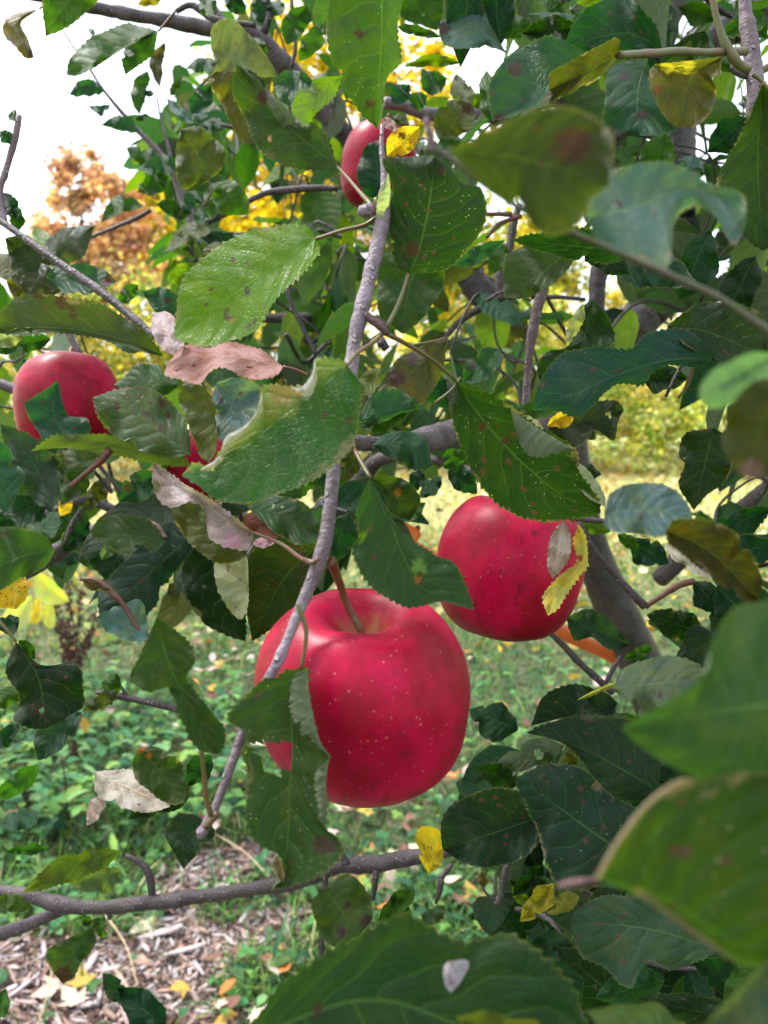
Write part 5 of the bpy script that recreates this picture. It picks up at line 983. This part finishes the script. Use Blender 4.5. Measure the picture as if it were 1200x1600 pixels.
# ------------------------------------------------------------------ weeds that stand up from the grass
M['dry'] = simple('dry_stalk', (.06, .03, .025), (.12, .06, .045), 60, .9); M['straw'] = simple('straw', (.34, .25, .14), (.5, .4, .25), 60, .8); M['seed'] = simple('seed_head', (.05, .025, .022), (.11, .05, .04), 90, .9, 1.0, .004)
p0 = ground_at(118, 1210); dk = empty('dry_weed', p0, 'tall dark brown dried weed with clustered seeds at the left', 'plant'); rg = random.Random(71)
for i, (px, py, dz) in enumerate(((108, 900, 0), (86, 935, .02), (128, 915, -.02), (152, 950, .03), (98, 960, -.03), (138, 985, 0))):
    zt = project(p0)[2]; tip = at(px, py, zt + dz); q = Vector(p0) + Vector((rg.uniform(-.01, .01), rg.uniform(-.01, .01), 0)); mid = q.lerp(at(108, 1060, zt), .75)
    C = catmull(np.array([tuple(q), tuple(mid), tuple(tip)]), 24); v, f = tube_arrays(C, np.linspace(.004, .0015, 24), 6); s = obj('stem', mesh('stem', np.array(v) - np.array(p0), f, M['dry']), dk, p0); V, F = [], []
    for _ in range(120):
        t = rg.uniform(.42, 1.0); c = Vector(C[int(t * 23)]) + Vector((rg.gauss(0, 1), rg.gauss(0, 1), rg.gauss(0, 1))) * .0075; r = rg.uniform(.004, .0075); st = len(V)
        V += [tuple(c + Vector(d) * r - Vector(p0)) for d in ((1, 0, 0), (-1, 0, 0), (0, 1, 0), (0, -1, 0), (0, 0, 1.3), (0, 0, -1.3))]; F += [tuple(st + k for k in g) for g in ((0, 2, 4), (2, 1, 4), (1, 3, 4), (3, 0, 4), (2, 0, 5), (1, 2, 5), (3, 1, 5), (0, 3, 5))]
    m_ = obj('seeds', mesh('seeds', V, F, M['seed'], False), dk, p0, 'stuff')
def plant_leaf(parent, bpt, tpt, width, colr, z, root, label=None, fold=.3):
    b, t = at(*bpt, z), at(*tpt, z - .02); ax = t - b; side = ax.cross(cF).normalized(); V, F, U = [], [], []
    for i, (tt, ww) in enumerate(((0, .03), (.15, .6), (.35, 1.0), (.6, .95), (.85, .5), (1, .02))):
        for s in (-1, -.5, 0, .5, 1): V.append(tuple(b + ax * tt + side * (s * ww * width / 2) - cF * (abs(s) * ww * width * fold) + Vector((0, 0, -.02 * math.sin(tt * 3))) - Vector(root))); U.append((.5 + .5 * s, tt))
    F = [(i * 5 + j, i * 5 + j + 1, i * 5 + 6 + j, i * 5 + 5 + j) for i in range(5) for j in range(4)]; me = mesh('leaf', V, F, M['leaf']); uvl = me.uv_layers.new(name='UVMap'); li = np.zeros(len(me.loops), dtype=np.int32); me.loops.foreach_get('vertex_index', li); uvl.data.foreach_set('uv', np.array(U, dtype=np.float32)[li].ravel())
    me.color_attributes.new('blot', 'FLOAT_COLOR', 'POINT').data.foreach_set('color', np.zeros(len(V) * 4, np.float32)); me.color_attributes.new('tone', 'FLOAT_COLOR', 'POINT').data.foreach_set('color', np.ones(len(V) * 4, np.float32)); o = obj('leaf', me, parent, root); o.color = (*colr, 1); o['spots'] = .1; o['rim'] = .2
    if label: o['label'] = label
    return o
def stalk(parent, pth, r0, r1, mat, root, name='stem'):
    C = catmull(np.array([tuple(q) for q in pth]), 18); v, f = tube_arrays(C, np.linspace(r0, r1, 18), 6); return obj(name, mesh(name, np.array(v) - np.array(root), f, M[mat]), parent, root)
p0 = ground_at(60, 1200); zt = project(p0)[2]; yp = empty('young_plant', p0, 'young plant with four pale yellow green leaves left of the dried weed', 'plant'); zz = zt - .25
stalk(yp, [p0, p0.lerp(at(55, 960, zz), .5), at(52, 930, zz), at(50, 890, zz)], .003, .0015, 'straw', p0); YL = [(.34, .44, .08), (.42, .46, .14), (.58, .44, .03), (.36, .44, .08)]
plant_leaf(yp, (52, 893), (108, 938), .075, YL[0], zz, p0); plant_leaf(yp, (50, 930), (8, 982), .08, YL[1], zz, p0); plant_leaf(yp, (60, 932), (52, 975), .05, YL[2], zz + .02, p0, 'golden yellow leaf'); plant_leaf(yp, (76, 930), (80, 982), .04, YL[3], zz, p0)
for (gx, gy, tx, ty) in ((72, 1120, 60, 975), (78, 1120, 74, 983)):
    p0 = ground_at(gx, gy); zt = project(p0)[2]; d = empty('dry_flower', p0, 'thin straw stalk with a withered seed head left of the dried weed', 'plant', 'straw stalks by the dried weed'); tip = at(tx, ty, zt - .03); stalk(d, [p0, p0.lerp(tip, .5) + Vector((.01, 0, 0)), tip], .0025, .0015, 'straw', p0)
    V, F = [], []
    for k in range(26):
        a = rg.uniform(0, 6.28); st = len(V); q = Vector((math.cos(a), math.sin(a), rg.uniform(0, .9))) * .013; s = Vector((-math.sin(a), math.cos(a), 0)) * .003; V += [tuple(tip - p0), tuple(tip - p0 + q * .6 + s), tuple(tip - p0 + q), tuple(tip - p0 + q * .6 - s)]; F.append((st, st + 1, st + 2, st + 3))
    obj('head', mesh('head', V, F, M['seed'], False), d, p0)
for i, (gx, gy, tx, ty, lab) in enumerate(((650, 850, 676, 757, 'dark coneflower seed head above the meadow'), (690, 900, 686, 799, 'dark seed head just left of the right apple'))):
    p0 = ground_at(gx, gy + 60); zt = project(p0)[2]; d = empty('coneflower', p0, lab, 'plant'); tip = at(tx, ty, zt - .02); stalk(d, [p0, p0.lerp(tip, .5) + Vector((.01, 0, 0)), tip], .004, .003, 'straw', p0)
    V, F = [], []
    for k in range(220):
        v_ = Vector((rg.gauss(0, 1), rg.gauss(0, 1), abs(rg.gauss(0, 1)))).normalized(); st = len(V); c = tip - p0 + v_ * .016; s = v_.orthogonal().normalized() * .0022; q = v_.cross(s).normalized() * .0022; V += [tuple(c + s), tuple(c + q), tuple(c - s), tuple(c - q), tuple(c + v_ * .006)]; F += [(st, st + 1, st + 4), (st + 1, st + 2, st + 4), (st + 2, st + 3, st + 4), (st + 3, st, st + 4)]
    obj('head', mesh('head', V, F, M['seed'], False), d, p0)
# brown upright stems among the left weeds
for gx, gy, tx, ty in ((104, 1280, 96, 1180), (112, 1205, 118, 1120), (40, 1270, 44, 1205)):
    p0 = ground_at(gx, gy); tip = at(tx, ty, project(p0)[2] - .04); o = stalk(None, [p0, p0.lerp(tip, .5) + Vector((.006, 0, 0)), tip], .004, .003, 'dry', p0, 'dead_stalk'); o['label'] = {104: 'tallest bare brown stalk, above the pale pink withered leaf', 112: 'bare brown stalk under the bright yellow weed leaf', 40: 'short bare brown stalk near the left edge'}[gx]; o['category'] = 'stalk'; o['group'] = 'bare brown stalks in the weeds'
# long dry straws lying in the grass
for a, b_, lab in (((300, 1055), (420, 1005), 'dry straw in the grass left of the large apple'), ((600, 890), (705, 735), 'straw crossing the meadow behind the coneflower head'), ((640, 770), (760, 860), 'straw sloping down behind the right apple'), ((80, 1480), (60, 1600), 'straw on the wood chips near the left edge'), ((165, 1430), (215, 1540), 'brownish straw on the wood chips under the dark bare branch'), ((690, 1210), (860, 1230), 'straw in the grass right of the large apple'), ((420, 1370), (330, 1300), 'straw at the grass edge above the dark bare branch')):
    A0, B0 = ground_at(*a, .03), ground_at(*b_, .05); o = stalk(None, [A0, A0.lerp(B0, .5) + Vector((.012, .0, .008)), B0], .0012 + A0.y * .0006, .0012, 'straw', A0, 'straw'); o['label'] = lab; o['category'] = 'straw'; o['group'] = 'dry straws in the grass'

# ------------------------------------------------------------------ the orange strap strung through the tree
b = NB('orange_plastic'); tc = b.n('ShaderNodeTexCoord').outputs['Object']; M['orange'] = b.out(b.n('ShaderNodeBsdfPrincipled', Base_Color=b.mix(b.step(b.noise(tc, 30), .4, .7), (.88, .18, .04), (.9, .25, .08)), Roughness=.4))
M['black_plastic'] = simple('black_plastic', (.02, .02, .02), (.035, .03, .03), 50, .5)
st = at(530, 812, .95); root = empty('orange_strap', st, 'orange plastic strap strung through the tree behind the two big apples', 'strap')
path = [at(x, y, z) for x, y, z in ((520, 808, .95), (560, 824, .96), (620, 836, .98), (680, 868, 1.0), (760, 912, 1.05), (850, 972, 1.1), (905, 1000, 1.12), (950, 1022, 1.13), (985, 1040, 1.14))]
C = catmull(np.array([tuple(q) for q in path]), 60); V, F = [], []; hw = np.interp(np.linspace(0, 1, 60), [0, .3, .4, .62, .72, 1], [.004, .005, .005, .010, .012, .010])
for i in range(60):
    for s in (-1, 1):
        for dd in (0, .0012): V.append(tuple(C[i] + s * hw[i] * nU + dd * nF * (1 if s else 1) + .004 * math.sin(i * .4) * nF - np.array(st)))
for i in range(59):
    a = i * 4; n_ = a + 4; F += [(a, a + 2, n_ + 2, n_), (a + 1, n_ + 1, n_ + 3, a + 3), (a + 2, a + 3, n_ + 3, n_ + 2), (a, n_, n_ + 1, a + 1)]
obj('band', mesh('band', V, F, M['orange']), root, st)
bmx = bmesh.new(); bmesh.ops.create_cube(bmx, size=1, matrix=Matrix.LocRotScale(at(637, 832, .975) - st, Euler((0, .5, .1)), (.032, .006, .02))); bmesh.ops.bevel(bmx, geom=bmx.edges, offset=.003, segments=2, affect='EDGES'); me = bpy.data.meshes.new('buckle'); bmx.to_mesh(me); bmx.free(); me.materials.append(M['orange']); obj('buckle', me, root, st)
bmx = bmesh.new(); bmesh.ops.create_cube(bmx, size=1, matrix=Matrix.LocRotScale(at(650, 834, .985) - st, Euler((0, .3, .1)), (.006, .008, .022))); bmesh.ops.bevel(bmx, geom=bmx.edges, offset=.0015, segments=2, affect='EDGES'); me = bpy.data.meshes.new('clip'); bmx.to_mesh(me); bmx.free(); me.materials.append(M['black_plastic']); obj('clip', me, root, st)
